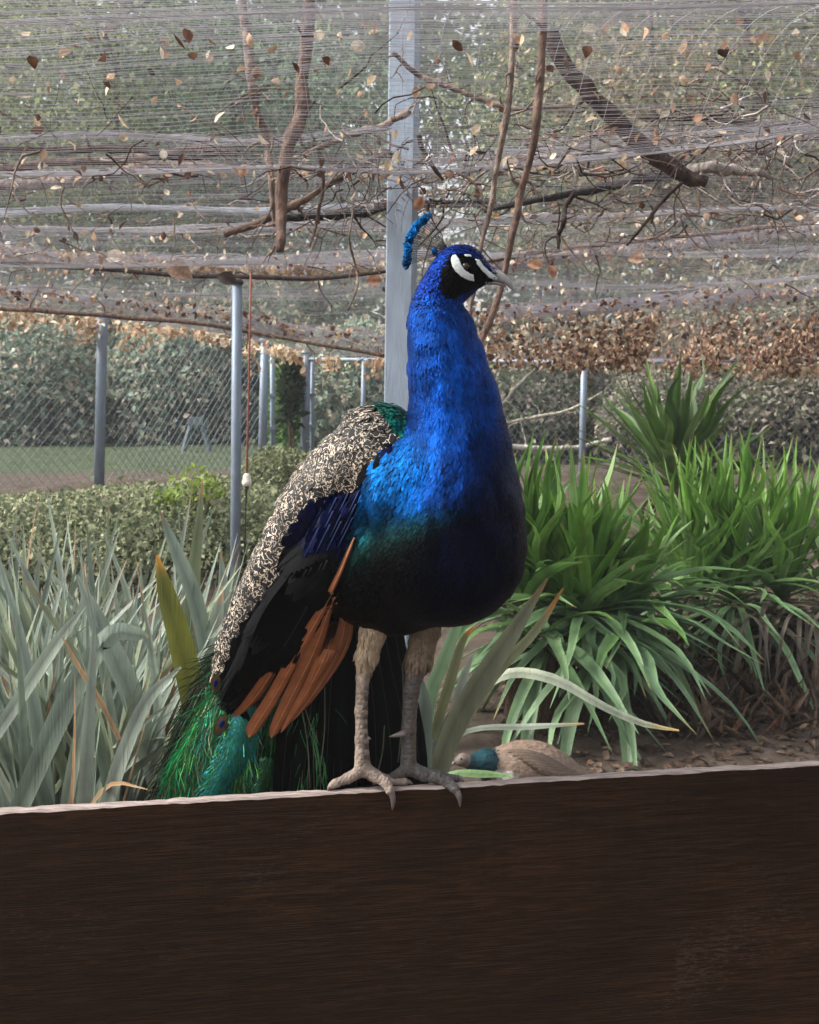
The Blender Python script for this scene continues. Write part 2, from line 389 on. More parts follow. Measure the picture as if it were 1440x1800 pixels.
def chain_link(a, b, h0, h1, sp=0.062, r=0.0019, col=GREY * 0.75, weave=0.006):
    """diamond wire between plan points a,b ; h0/h1 = heights (bottom, top) callables of t"""
    a = np.asarray(a, float); b = np.asarray(b, float); L = np.linalg.norm(b - a); e = (b - a) / L; nrm = np.array([-e[1], e[0]])
    mb_v = []; mb_f = []; n0 = 0
    H = 2.0
    for sgn in (1, -1):
        k = -H
        while k < L + H:
            # line: s = k + sgn*(z), z from 0..H
            zs = np.linspace(0, H, 17); ss = k + sgn * zs if sgn > 0 else k + (H - zs) - 0
            if sgn < 0: ss = k + (H - zs)
            t = ss / L
            lo, hi = h0(np.clip(t, 0, 1)), h1(np.clip(t, 0, 1)); z = zs * 1.25
            zz = lo + z
            ok = (t >= 0) & (t <= 1) & (zz <= hi)
            idx = np.where(ok)[0]
            if len(idx) >= 2:
                idx = np.arange(idx[0], idx[-1] + 1)
                pts = np.stack([a[0] + e[0] * ss[idx], a[1] + e[1] * ss[idx], zz[idx]], 1)
                off = np.sin(np.arange(len(idx)) * math.pi + (0 if sgn > 0 else math.pi))[:, None] * np.array([nrm[0], nrm[1], 0]) * weave
                pts = pts + off + np.array([nrm[0], nrm[1], 0]) * (0.002 * sgn)
                tt = norm(np.gradient(pts, axis=0)); s1 = norm(np.cross(tt, [nrm[0], nrm[1], 0.0])); s2 = np.cross(s1, tt)
                ring = [pts + r * (math.cos(q_) * s1 + math.sin(q_) * s2) for q_ in (0.5, 2.6, 4.7)]
                Vv = np.stack(ring, 1).reshape(-1, 3); m_ = len(pts)
                i = np.arange(m_ - 1)
                for q_ in range(3):
                    mb_f.append(np.stack([i * 3 + q_, i * 3 + (q_ + 1) % 3, (i + 1) * 3 + (q_ + 1) % 3, (i + 1) * 3 + q_], 1) + n0)
                mb_v.append(Vv); n0 += len(Vv)
            k += sp
    V = np.vstack(mb_v); F = np.vstack(mb_f)
    return V, F, np.tile(col, (len(V), 1))

def fence(label, nodes, topz, mesh_span, group=None, rail=True):
    """nodes: list of (x,d,width px,ytop) posts; topz: list of heights"""
    pl = [P(x, 0, d)[:2] for x, d, *_ in nodes]
    root = empty('chain_link_fence', (pl[0][0], pl[0][1], float(gz(*pl[0]))), label, 'fence', group)
    for (x, d, w, yt), p in zip(nodes, pl):
        z0 = float(gz(*p)); zt = ZC + (HOR - yt) * d / FPX; r = w * d / FPX / 2
        lean = 0.012 * (zt - z0)
        m = MB(); m.tube([(p[0] - lean, p[1], z0 - 0.1), (p[0], p[1], (z0 + zt) / 2), (p[0] + lean, p[1], zt)], r, 12, GREY * rng.uniform(0.9, 1.05)); m.build('post', M['steel'], root)
        m = MB(); m.tube([(p[0], p[1], zt), (p[0], p[1], zt + r * 0.5), (p[0], p[1], zt + r)], [r * 1.1, r, r * 0.3], 10, GREY); m.build('post_cap', M['steel'], root)
    for i in range(len(nodes) - 1):
        if not mesh_span[i]: continue
        za, zb = topz[i], topz[i + 1]
        A, B = pl[i], pl[i + 1]
        nseg = 12; t = np.linspace(0, 1, nseg)
        if rail: m = MB(); m.tube(np.column_stack([A[0] + (B[0] - A[0]) * t, A[1] + (B[1] - A[1]) * t, za + (zb - za) * t]), 0.019, 8, GREY); m.build('top_rail', M['steel'], root)
        zg = [float(gz(*(A + (B - A) * q_))) for q_ in (0, 0.5, 1)]
        V, F, C = chain_link(A, B, lambda t_: np.interp(t_, [0, .5, 1], zg) + 0.03, lambda t_: za + (zb - za) * t_)
        o = raw_mesh('wire_mesh', V, F, M['wire'], root, C); o['kind'] = 'stuff'
    return root
fence('left chain-link fence on grey round posts beyond the clipped hedge',
      [(-330, 7.2, 18, 520), (177, 8.0, 19, 556), (463, 9.3, 15, 600)], [1.80, 1.74, 1.60], [1, 1], rail=False)
fence('chain-link fence on slim grey posts running behind the peacock and the strap-leaved plants',
      [(537, 9.8, 15, 622), (638, 9.55, 9, 632), (1025, 8.6, 12, 625), (1560, 7.6, 12, 600)], [1.44, 1.43, 1.40, 1.42], [1, 1, 1])
for x, d, w, yt, lab in ((479, 9.45, 9, 612, 'thin grey gate stop post close beside the end of the left fence'), (549, 9.9, 8, 626, 'thin grey gate stop post close beside the end post of the far fence')):
    p = P(x, 0, d); z0 = float(gz(p[0], p[1])); zt = ZC + (HOR - yt) * d / FPX
    r_ = empty('gate_post', (p[0], p[1], z0), lab, 'post')
    m = MB(); m.tube([(p[0], p[1], z0 - .05), (p[0], p[1], (z0 + zt) / 2), (p[0], p[1], zt)], w * d / FPX / 2, 10, GREY * 1.05); m.build('shaft', M['steel'], r_)
    for zz in (0.35, 0.62):
        m = MB(); m.box((p[0] - 0.012, p[1] - 0.02, z0 + zz), (0.09, 0.03, 0.025), 0, GREY * 0.8); m.build('hinge', M['steel'], r_, False)

# pull line with its white weight
D5 = 5.7
ln = empty('pull_line', P(432, 1000, D5), 'rust-red line with a small white weight hanging beside the slim round post', 'line')
m = MB(); m.tube([P(441, 480, D5), P(439, 600, D5), P(436, 740, D5), P(434, 838, D5)], 0.0055, 6, lin(140, 82, 66)); m.build('cord', M['plain'], ln)
m = MB(); m.tube([P(434, 832, D5), P(434, 837, D5), P(434, 845, D5), P(434, 846, D5), P(434, 854, D5)], [0.010, 0.019, 0.021, 0.025, 0.022], 12, lin(222, 212, 196)); m.build('weight', M['plain'], ln)
m = MB(); m.tube([P(434, 855, D5), P(433, 862, D5), P(432, 900, D5), P(430, 990, D5)], [0.014, 0.006, 0.004, 0.004], 6, (0.02, 0.02, 0.02)); m.build('tail_rod', M['plain'], ln)

# ------------------------------------------------------------------ overhead bird netting
def net_edge(X):
    return np.interp(X, [-6, -2.88, -1.4, -0.6, 0.3, 1.2, 6], [1.86, 1.80, 1.60, 1.44, 1.42, 1.40, 1.42])
def net_z(X, Y):
    X = np.asarray(X, float); Y = np.asarray(Y, float)
    z = 2.02 - 0.028 * (Y - 2) + 0.05 * np.sin(Y * 2 * math.pi / 1.15 + 0.35 * X + 0.6 * vnoise(X * 0.5, Y * 0.2, 4)) \
        + 0.05 * vnoise(X * 0.7, Y * 0.6, 2) + 0.016 * vnoise(X * 2.4, Y * 2.6, 9)
    k = sstep(6.6, 8.1, Y)
    return z * (1 - k) + net_edge(X) * k
netting = empty('bird_netting', (0, 4.6, 1.9), 'grey bird netting sagging overhead from the posts to the far fence', 'netting')
def strands(pl, r, col):
    """list of polylines -> one mesh of 3-sided cords"""
    Vs, Fs, n0 = [], [], 0
    for pts in pl:
        tt = norm(np.gradient(pts, axis=0)); s1 = norm(np.cross(tt, [0.13, 0.21, 0.97])); s2 = np.cross(s1, tt)
        V = np.stack([pts + r * (math.cos(q_) * s1 + math.sin(q_) * s2) for q_ in (0.5, 2.6, 4.7)], 1).reshape(-1, 3)
        i = np.arange(len(pts) - 1)
        for q_ in range(3):
            Fs.append(np.stack([i * 3 + q_, i * 3 + (q_ + 1) % 3, (i + 1) * 3 + (q_ + 1) % 3, (i + 1) * 3 + q_], 1) + n0)
        Vs.append(V); n0 += len(V)
    V = np.vstack(Vs); return V, np.vstack(Fs), np.tile(col, (len(V), 1)) if np.ndim(col) == 1 else col
NETC = lin(176, 172, 178)
pl = []
Y = 1.3
while Y < 8.05:
    X = np.linspace(-0.52 * max(Y, 2.6) - 0.4, 0.52 * max(Y, 2.6) + 0.4, 90)
    yy = Y + 0.07 * vnoise(X * 0.9, X * 0 + Y * 1.2, 6) + 0.03 * vnoise(X * 2.6, X * 0 + Y * 3, 8) + 0.012 * vnoise(X * 6, X * 0 + Y * 23, 7)
    pl.append(np.stack([X, yy, net_z(X, yy)], 1)); Y += 0.0125 * rng.uniform(.3, 1.7)
V, F, C = strands(pl, 0.00070, NETC)
o = raw_mesh('cross_cords', V, F, M['net'], netting, C); o['kind'] = 'stuff'
pl = []
for X0 in np.arange(-4.6, 4.6, 0.085):
    Yv = np.linspace(max(1.3, (abs(X0) - 0.4) / 0.52), 8.05, 90)
    if Yv[0] > 7.9: continue
    xx = X0 + 0.02 * vnoise(Yv * 1.5, Yv * 0 + X0 * 3, 12)
    pl.append(np.stack([xx, Yv, net_z(xx, Yv)], 1))
V, F, C = strands(pl, 0.0006, NETC)
o = raw_mesh('long_cords', V, F, M['net'], netting, C); o['kind'] = 'stuff'
def fold(points, d, th, n=70, col=NETC, r=0.0010):
    """a rolled-up fold of net: a bundle of wavy cords"""
    path = spline([P(x, y, d) for x, y in points], 70); T = th * d / FPX / 2
    pl = []
    th_ = 0.55 + 0.75 * np.abs(vnoise(np.linspace(0, 9, 70), np.zeros(70) + d, 41))
    for _ in range(int(n * .62)):
        ph = rng.uniform(0, 100); u = np.linspace(0, 1, 70)
        a, rr_ = rng.uniform(0, 2 * math.pi), T * math.sqrt(rng.uniform())
        oy = (rr_ * math.cos(a) * 2.4 + T * 0.9 * vnoise(u * 9, u * 0 + ph, 31)) * th_; oz = (rr_ * math.sin(a) * 1.05 + T * 0.55 * vnoise(u * 8, u * 0 + ph, 33)) * th_ + T * .5 * vnoise(u * 5, u * 0 + d * 3, 35)
        pl.append(path + np.stack([0 * u, oy, oz], 1))
    V, F, C = strands(pl, r, col)
    o = raw_mesh('net_fold', V, F, M['net'], netting, C); o['kind'] = 'stuff'
LILAC = lin(184, 178, 188); PALE = lin(206, 208, 216)
fold([(-60, 374), (240, 368), (480, 371), (690, 354), (760, 350)], 4.3, 16, 60, PALE)
fold([(-60, 440), (170, 455), (330, 466), (500, 476), (700, 462)], 6.0, 34, 84, LILAC)
fold([(-60, 515), (200, 535), (410, 560), (560, 590), (700, 615)], 7.4, 34, 84, LILAC)
fold([(820, 476), (1000, 452), (1200, 430), (1500, 398)], 5.6, 30, 120, LILAC)
fold([(880, 552), (1100, 534), (1300, 520), (1500, 508)], 6.5, 32, 130, LILAC)
fold([(-60, 250), (200, 235), (420, 250), (690, 225)], 3.5, 14, 26, NETC)
fold([(760, 285), (950, 262), (1200, 238), (1500, 215)], 3.7, 16, 30, NETC)

# ------------------------------------------------------------------ dead leaves and twigs caught in the net
BROWN = np.array([lin(136, 104, 84), lin(104, 78, 64), lin(164, 130, 106), lin(78, 58, 50), lin(184, 156, 132), lin(116, 80, 62), lin(92, 62, 48)])
PALEB = np.array([lin(212, 190, 160), lin(226, 212, 190), lin(190, 160, 132), lin(160, 130, 108)]) * 1.1
def net_leaves(name, X, Y, dz, L, cols, label, up=0.3, group=None):
    pos = np.stack([X, Y, net_z(X, Y) + dz], 1)
    o = leaf_cloud(name, pos, M['dryleaf'], None, L, (L[0] * 0.45, L[1] * 0.6), cols, up, 0.35, 'stuff',
                   direc=rng.normal(size=(len(X), 3)) + np.array([0, 0, -0.9]), curl=0.35)
    tag(o, label, 'dead leaves', group)
n = 1700
Y = rng.uniform(2.4, 7.8, n); X = rng.uniform(-0.5, 0.5, n) * Y
net_leaves('dead_leaves', X, Y, rng.uniform(-0.02, 0.02, n), (0.018, 0.042), np.vstack([BROWN, PALEB, PALEB]), 'scattered small dead leaves lying all over the overhead net')
# thick brown pile at the right-hand edge
n = 8500
X = 1.15 + 2.6 * rng.power(1.6, n) - 0.15; X = X[(vnoise(X * 6, X * 0 + 3, 12) + rng.normal(0, .5, n)) > -0.35]; n = len(X); Y = rng.uniform(7.25, 8.0, n)
thin = sstep(0.9, 2.0, X)
net_leaves('dead_leaf_pile', X, Y, rng.uniform(-0.12, 0.07, n) * (0.25 + 0.75 * thin) - 0.02 + 0.02 * vnoise(X * 5, Y * 3, 2), (0.03, 0.055), np.vstack([BROWN, BROWN[[2, 4]], PALEB[[0, 2]]]) * 1.1, 'thick pile of brown dead leaves sagging in the net above the right-hand plants')
n = 1500
X = rng.uniform(0.25, 1.6, n); Y = rng.uniform(7.2, 8.0, n)
net_leaves('dead_leaf_pile', X, Y, rng.uniform(-0.07, 0.05, n), (0.03, 0.055), np.vstack([BROWN, PALEB]), 'thinner strip of dead leaves in the net edge just right of the peacock neck')
# fringe of pale leaves hanging along the left edge
n = 1900
X = rng.uniform(-3.3, -0.05, n); X = X[(vnoise(X * 9, X * 0 + 1, 15) + rng.normal(0, .4, n)) > 0.0]; n = len(X); Y = 7.95 + rng.normal(0, 0.08, n)
net_leaves('dead_leaf_fringe', X, Y, -rng.power(2.2, n) * 0.02 - rng.uniform(0, 0.12, n) * rng.uniform(0, 1, n) * (1 + vnoise(X * 7, X * 0, 3)), (0.035, 0.075), PALEB, 'fringe of pale dead leaves hanging along the left-hand edge of the net')
n = 620
u = rng.uniform(0, 1, n); xx = -20 + 720 * u; yy = np.interp(xx, [-60, 170, 330, 500, 700], [440, 455, 468, 477, 464]) + rng.normal(4, 9, n)
pos = np.array([P(a, b, 5.95) for a, b in zip(xx, yy)])
n = 330
fx = rng.uniform(-20, 700, n); fy = np.interp(fx, [-60, 200, 410, 560, 700], [515, 535, 560, 590, 615]) + rng.normal(-2, 9, n)
tag(leaf_cloud('dead_leaf_row', np.array([P(a, b, 7.3) for a, b in zip(fx, fy)]), M['dryleaf'], None, (0.025, 0.06), (0.012, 0.034), np.vstack([BROWN, PALEB]), 0.3, 0.35, 'stuff', curl=0.3), 'brown and tan leaves strewn along the lowest net fold on the left', 'dead leaves')
n = 420
fx = rng.uniform(860, 1460, n); k_ = rng.random(n) < .5
fy = np.where(k_, np.interp(fx, [820, 1000, 1200, 1500], [468, 446, 424, 392]), np.interp(fx, [880, 1100, 1300, 1500], [550, 534, 520, 508])) + rng.normal(2, 7, n)
tag(leaf_cloud('dead_leaf_row', np.array([P(a, b, c) for a, b, c in zip(fx, fy, np.where(k_, 5.55, 6.4))]), M['dryleaf'], None, (0.02, 0.045), (0.012, 0.028), np.vstack([BROWN, PALEB]), 0.3, 0.35, 'stuff', curl=0.3), 'brown leaves and crumbs lying along the two lilac net folds on the right', 'dead leaves')
tag(leaf_cloud('dead_leaf_row', pos, M['dryleaf'], None, (0.025, 0.05), (0.012, 0.03), PALEB, 0.3, 0.35, 'stuff', curl=0.3), 'row of curled tan leaves along the middle fold of the net on the left', 'dead leaves')

# a few big curled leaves one can pick out
def big_leaf(x, y, d, L, ang, col, label):
    a = math.radians(ang); u = np.array([math.cos(a), 0.25, math.sin(a)]); L = 0.8 * L * d / FPX
    c = P(x, y, d); side = norm(np.cross(u, [0.2, -1, 0.1])); nn = np.cross(side, u)
    V, F = [], []
    for i, t in enumerate(np.linspace(0, 1, 7)):
        w = L * 0.34 * math.sin(math.pi * (0.06 + 0.94 * t) ** 0.85) + 0.0008
        c0 = c + u * L * (t - 0.5) + nn * L * 0.22 * math.sin(t * 2.6)
        for s in (-1, -0.5, 0, 0.5, 1): V.append(c0 + side * w * s + nn * (w * 0.7 * abs(s) ** 1.5 + 0.1 * w * math.sin(7 * t + 3 * s)))
    F = [(i * 5 + j, i * 5 + j + 1, i * 5 + j + 6, i * 5 + j + 5) for i in range(6) for j in range(4)]
    tag(raw_mesh('dry_leaf', np.array(V), F, M['dryleaf'], None, np.tile(np.asarray(col) * .75 + np.mean(col) * .3, (35, 1)), True), label, 'leaf')
big_leaf(315, 478, 5.6, 62, -28, lin(158, 120, 92), 'big curled brown leaf caught in the net left of the slim round post')
big_leaf(400, 492, 5.4, 44, -20, lin(70, 52, 44), 'dark brown curled leaf resting on the slim round post top')
big_leaf(658, 494, 5.0, 34, 10, lin(168, 108, 72), 'orange-brown leaf stuck in the net just left of the square post')
big_leaf(205, 452, 5.6, 42, 6, lin(214, 190, 164), 'pale tan leaf lying flat on the net at upper left')
big_leaf(736, 358, 3.8, 34, 62, lin(176, 112, 70), 'rust-brown leaf against the right side of the square post above the crest')
big_leaf(940, 466, 5.0, 34, -8, lin(196, 140, 92), 'orange-tan leaf hanging right of the peacock beak')
big_leaf(968, 478, 5.0, 30, -70, lin(170, 108, 76), 'reddish-brown leaf dangling point down right of the peacock beak')
big_leaf(1118, 455, 5.2, 36, 4, lin(206, 160, 124), 'tan leaf lying on the right-hand net fold')
big_leaf(428, 300, 3.4, 30, 70, lin(206, 150, 108), 'pale orange leaf beside the thinner hanging branch')
big_leaf(1090, 292, 3.5, 30, -62, lin(214, 176, 136), 'cream leaf hanging under the heavy dark branch')
big_leaf(1050, 305, 3.6, 34, -66, lin(186, 122, 80), 'orange-brown leaf hanging left of the heavy dark branch fork')
big_leaf(900, 287, 3.2, 30, 8, lin(226, 198, 164), 'pale leaf stuck between the two upright stems')
big_leaf(872, 380, 3.0, 15, 15, lin(190, 140, 60), 'small yellow leaf on the stem just above the peacock head')

# branches
def branch(points, d, label, col, twigs=6, name='branch', tw=(40, 110), sides=9, cat='branch', bend=0.02):
    """points: (x, y, width px)"""
    pp = np.array([np.append(P(x, y, d + 0.0), w * d / FPX / 2) for x, y, w in points])
    sp_ = spline(pp, max(12, 7 * len(points)))
    pts, r = sp_[:, :3], np.maximum(sp_[:, 3], 0.0012)
    u = np.linspace(0, 1, len(pts)); k = rng.uniform(0, 50)
    pts = pts + np.stack([0 * u, bend * 3 * vnoise(u * 4, u * 0 + k, 3), 0 * u], 1) + np.stack([vnoise(u * 14, u * 0 + k, 5), 0 * u, vnoise(u * 14, u * 0 + k, 6)], 1) * r[:, None] * 0.35
    r = r * (1 + 0.16 * vnoise(u * 19, u * 0 + k, 9))
    root = empty(name, pts[0], label, cat)
    m = MB(); cc = np.asarray(col)[None] * (1 + 0.25 * vnoise(u * 12, u * 0 + k, 1))[:, None]
    m.tube(pts, r, sides, cc); m.build('limb', M['bark'], root)
    for _ in range(twigs):
        i = rng.integers(1, len(pts) - 1); L = rng.uniform(*tw) * d / FPX
        dr = norm(rng.normal(size=3) * [1, 0.6, 0.8]); n = 7
        tp = [pts[i]]; 
        for j in range(n):
            dr = norm(dr + rng.normal(0, 0.28, 3) + [0, 0, -0.05]); tp.append(tp[-1] + dr * L / n)
        m = MB(); m.tube(np.array(tp), np.linspace(min(r[i] * 0.45, 0.006), 0.0009, n + 1), 5, np.asarray(col) * rng.uniform(0.8, 1.2))
        if rng.random() < 0.6:
            j = 4; d2 = norm(dr + rng.normal(0, 0.8, 3)); m.tube(np.array([tp[j], tp[j] + d2 * L * 0.25, tp[j] + d2 * L * 0.45 + [0, 0, -0.01]]), [0.0022, 0.0016, 0.0008], 4, np.asarray(col) * 1.05)
        m.build('twig', M['bark'], root)
    return root
BK1, BK2, BK3, BK4 = lin(104, 84, 74), lin(124, 108, 98), lin(62, 50, 46), lin(156, 146, 140)
branch([(545, -60, 22), (536, 80, 24), (527, 180, 25), (512, 240, 26), (496, 300, 25), (490, 350, 24), (493, 400, 20), (497, 443, 15)], 3.2, 'thick brown branch stub hanging straight down left of the square post', BK1, 5)
branch([(420, -60, 18), (440, 110, 16), (452, 190, 15), (466, 250, 15), (476, 310, 12), (481, 360, 9), (484, 400, 5)], 3.32, 'thinner bare branch hanging beside the thick branch stub', BK2, 8)
branch([(960, 60, 30), (1010, 140, 30), (1055, 186, 30), (1110, 236, 34), (1160, 276, 34), (1215, 311, 28), (1245, 322, 20)], 3.4, 'heavy dark branch slanting down across the upper right', BK3 * 1.2, 6)
branch([(1196, 302, 20), (1240, 300, 22), (1290, 297, 20), (1330, 302, 14), (1372, 310, 6)], 3.45, 'grey broken limb running right from the heavy dark branch', BK4, 5)
branch([(905, -60, 12), (898, 100, 12), (893, 180, 12), (883, 250, 12), (872, 315, 11), (862, 372, 10), (848, 430, 9), (836, 500, 9), (823, 560, 7), (814, 640, 5)], 2.6, 'left one of two thin upright stems passing behind the peacock head', BK2, 5)
branch([(956, -60, 16), (950, 100, 15), (945, 180, 15), (938, 260, 15), (918, 340, 14), (904, 405, 13), (888, 490, 12), (864, 560, 12), (842, 606, 11), (815, 690, 8)], 2.5, 'right and thicker of two upright stems passing behind the peacock beak', BK1, 6)
branch([(720, 200, 13), (660, 222, 13), (600, 243, 11), (515, 278, 7)], 3.6, 'straight brown stick rising towards the square post from the left', BK2, 3)
branch([(395, 411, 13), (480, 379, 14), (560, 336, 12), (640, 287, 12), (690, 262, 9)], 3.7, 'long broken stick with a pale snapped end lying below the branch stub', BK1, 4)
branch([(500, 384, 12), (560, 378, 17), (640, 371, 18), (700, 364, 17), (860, 356, 10)], 4.2, 'black weathered stick lying on the net behind the square post', lin(46, 44, 44), 2)
branch([(850, 372, 8), (930, 358, 11), (1010, 338, 14), (1100, 322, 16), (1195, 306, 12)], 4.0, 'dark weathered stick lying on the net under the heavy branch', lin(64, 60, 62), 8)
branch([(735, 240, 9), (752, 278, 9), (779, 316, 6)], 3.2, 'short dark twig just right of the square post', BK3, 1)
branch([(1008, 340, 10), (992, 372, 9), (984, 405, 9), (978, 438, 6)], 3.3, 'dark snapped stick dangling right of the upright stems', BK3, 2)
branch([(850, 275, 12), (950, 278, 15), (1040, 268, 14), (1130, 256, 12), (1260, 236, 8)], 4.1, 'long pale grey branch lying on the net at upper right', BK4, 8)
branch([(-40, 328, 22), (80, 320, 22), (190, 306, 20), (290, 286, 14), (405, 300, 8)], 4.1, 'lower of two long brown branches lying on the net at far left', BK2, 9)
branch([(-40, 302, 16), (100, 285, 16), (230, 276, 14), (350, 262, 12), (420, 270, 6)], 4.2, 'upper of two long brown branches lying on the net at far left', BK1, 9)
branch([(560, 270, 5), (568, 325, 6), (556, 380, 6), (545, 432, 4)], 3.3, 'thin crooked twig dangling right of the thick branch stub', BK1, 2, 'twig', cat='twig')
branch([(622, 365, 4), (616, 430, 4), (630, 500, 4), (612, 546, 3)], 3.5, 'long thin dangling vine twig left of the square post', BK2, 2, 'twig', cat='twig')
branch([(1192, 326, 7), (1160, 360, 7), (1134, 392, 6), (1108, 428, 4)], 3.4, 'thin dark twig hanging below the heavy branch fork', BK3, 3, 'twig', cat='twig')
branch([(1250, 300, 9), (1330, 270, 10), (1400, 250, 10), (1500, 240, 8)], 4.2, 'brown branch lying on the net at the far right', BK1, 10)
branch([(690, 100, 8), (760, 140, 10), (900, 190, 9), (1010, 178, 7)], 3.3, 'curved thin branch crossing high above the peacock', BK2, 8)
branch([(-40, 458, 9), (90, 466, 11), (180, 472, 10), (260, 480, 8), (420, 486, 9), (560, 488, 8), (680, 478, 6)], 5.85, 'brown vine stem following the middle net fold on the left', BK3 * 1.1, 12, 'vine_stem', (30, 90), cat='vine')
branch([(-40, 540, 8), (150, 552, 9), (330, 566, 9), (480, 590, 8), (690, 628, 6)], 7.2, 'brown vine stem along the lowest net edge on the left', BK1, 14, 'vine_stem', (30, 80), cat='vine')
branch([(840, 462, 7), (980, 440, 9), (1130, 424, 9), (1300, 405, 8), (1480, 388, 7)], 5.5, 'reddish-brown vine stem along the upper net fold on the right', BK1, 12, 'vine_stem', (30, 90), cat='vine')
branch([(-40, 268, 12), (120, 262, 13), (250, 268, 12), (330, 280, 10), (400, 268, 6)], 3.9, 'knotted brown vine stem lying on the net at upper left', BK3 * 1.3, 14, 'vine_stem', (30, 100), cat='vine')
branch([(1120, 210, 8), (1240, 205, 10), (1350, 218, 10), (1480, 208, 8)], 3.8, 'knotted brown vine stem lying on the net at upper right', BK3 * 1.3, 14, 'vine_stem', (30, 100), cat='vine')
# tangle of small twigs all over the net
m = MB()
for _ in range(900):
    d = rng.uniform(2.8, 6.6); X = rng.uniform(-0.42, 0.42) * d
    if rng.random() < 0.55: d = rng.uniform(3.2, 4.6); X = rng.uniform(-0.12, 0.4) * d
    p0 = np.array([X, d, float(net_z(X, d)) + rng.uniform(-0.06, 0.10)]); dr = norm(rng.normal(size=3) * [1, 0.7, 0.42]); L = rng.uniform(0.06, 0.34)
    tp = [p0]
    for j in range(6):
        dr = norm(dr + rng.normal(0, 0.3, 3)); tp.append(tp[-1] + dr * L / 6)
    m.tube(np.array(tp), np.linspace(rng.uniform(0.0015, 0.0050), 0.0008, 7), 4, (BK1, BK2, BK3, BK4)[rng.integers(4)] * rng.uniform(0.8, 1.2), cap=False)
o = m.build('twig_litter', M['bark'], None); tag(o, 'tangle of fine bare twigs lying all over the overhead net', 'twigs', kind='stuff')

# ------------------------------------------------------------------ hedge and low shrubs behind the flax
HEDGE = np.array([lin(126, 134, 102), lin(148, 152, 120), lin(104, 114, 84), lin(168, 170, 134), lin(88, 98, 74)]) * 1.2
def bush(name, label, cat, blobs, n, L, cols, yellow=0.0):
    """blobs: (x px, y px, d, rx, ry, rz)"""
    c0 = P(*blobs[0][:3]); root = empty(name, (c0[0], c0[1], float(gz(c0[0], c0[1]))), label, cat)
    pos = []
    wts = np.array([b[3] * b[5] for b in blobs]); wts = wts / wts.sum()
    for b, w in zip(blobs, wts):
        c = P(*b[:3]); k = int(n * w); v = norm(rng.normal(size=(k, 3))); v[:, 2] = np.abs(v[:, 2]) * np.where(rng.random(k) < 0.85, 1, -1)
        r = 1 + 0.12 * vnoise(v[:, 0] * 4 + c[0], v[:, 2] * 4 + c[1], 3) - 0.35 * rng.power(0.45, k) * rng.random(k)
        pos.append(c + v * r[:, None] * np.array(b[3:6]))
    pos = np.vstack(pos)
    o = leaf_cloud('foliage', pos, M['leaf'], root, L, (L[0] * 0.6, L[1] * 0.75), cols, 0.5, 0.2)
    m = MB()
    for b in blobs:
        c = P(*b[:3]); g = float(gz(c[0], c[1]))
        for _ in range(9):
            e = c + norm(rng.normal(size=3)) * np.array(b[3:6]) * 0.85; e[2] = max(e[2], g + 0.05)
            m.tube(np.array([[c[0] + rng.normal(0, 0.04), c[1] + rng.normal(0, .04), g - 0.03], (c + e) / 2 * [1, 1, 0] + [0, 0, (g + e[2]) / 2], e]), [0.007, 0.005, 0.002], 5, BK1 * 0.7)
    m.build('stems', M['bark'], root)
    # dense inner mass of darker twigs and leaves
    ins = []
    for b, w in zip(blobs, wts):
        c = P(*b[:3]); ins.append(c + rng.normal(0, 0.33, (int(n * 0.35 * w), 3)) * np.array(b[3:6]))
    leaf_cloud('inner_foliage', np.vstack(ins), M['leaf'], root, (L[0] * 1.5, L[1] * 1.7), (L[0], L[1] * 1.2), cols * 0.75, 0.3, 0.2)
    return root
bush('hedge', 'long low clipped hedge with small grey-green leaves in front of the left fence', 'hedge',
     [(-150, 985, 6.0, .75, .75, .36), (60, 985, 6.0, .7, .75, .33), (240, 970, 6.1, .6, .7, .34), (380, 960, 6.3, .55, .6, .36), (520, 990, 6.3, .5, .55, .34)], 26000, (0.020, 0.040), HEDGE)
bush('shrub', 'round grey-green shrub rising behind the peacock back, right of the slim post', 'shrub',
     [(500, 890, 7.2, .34, .34, .36), (470, 930, 6.9, .26, .3, .26)], 9000, (0.020, 0.038), np.vstack([HEDGE, lin(150, 150, 110)[None] * 0.7]))
bush('seedling_shrub', 'yellow-green young shrub shoots above the hedge beside the slim post', 'shrub',
     [(345, 880, 6.0, .15, .12, .16), (300, 890, 6.0, .10, .1, .1)], 190, (0.025, 0.045), np.array([lin(176, 196, 92), lin(150, 180, 80)]) * 0.75)
bush('ivy_shrub', 'dark leafy climber between the far gate posts', 'climber',
     [(512, 690, 9.7, .08, .1, .34)], 500, (0.05, 0.08), np.array([lin(40, 56, 36), lin(58, 72, 48)]))
bush('cypress_shrub', 'bright green feathery shrub seen between the far gate posts', 'shrub',
     [(500, 730, 11.5, .2, .25, .75)], 4000, (0.03, 0.07), np.array([lin(120, 160, 92), lin(96, 136, 74), lin(150, 180, 120)]) * 0.8)

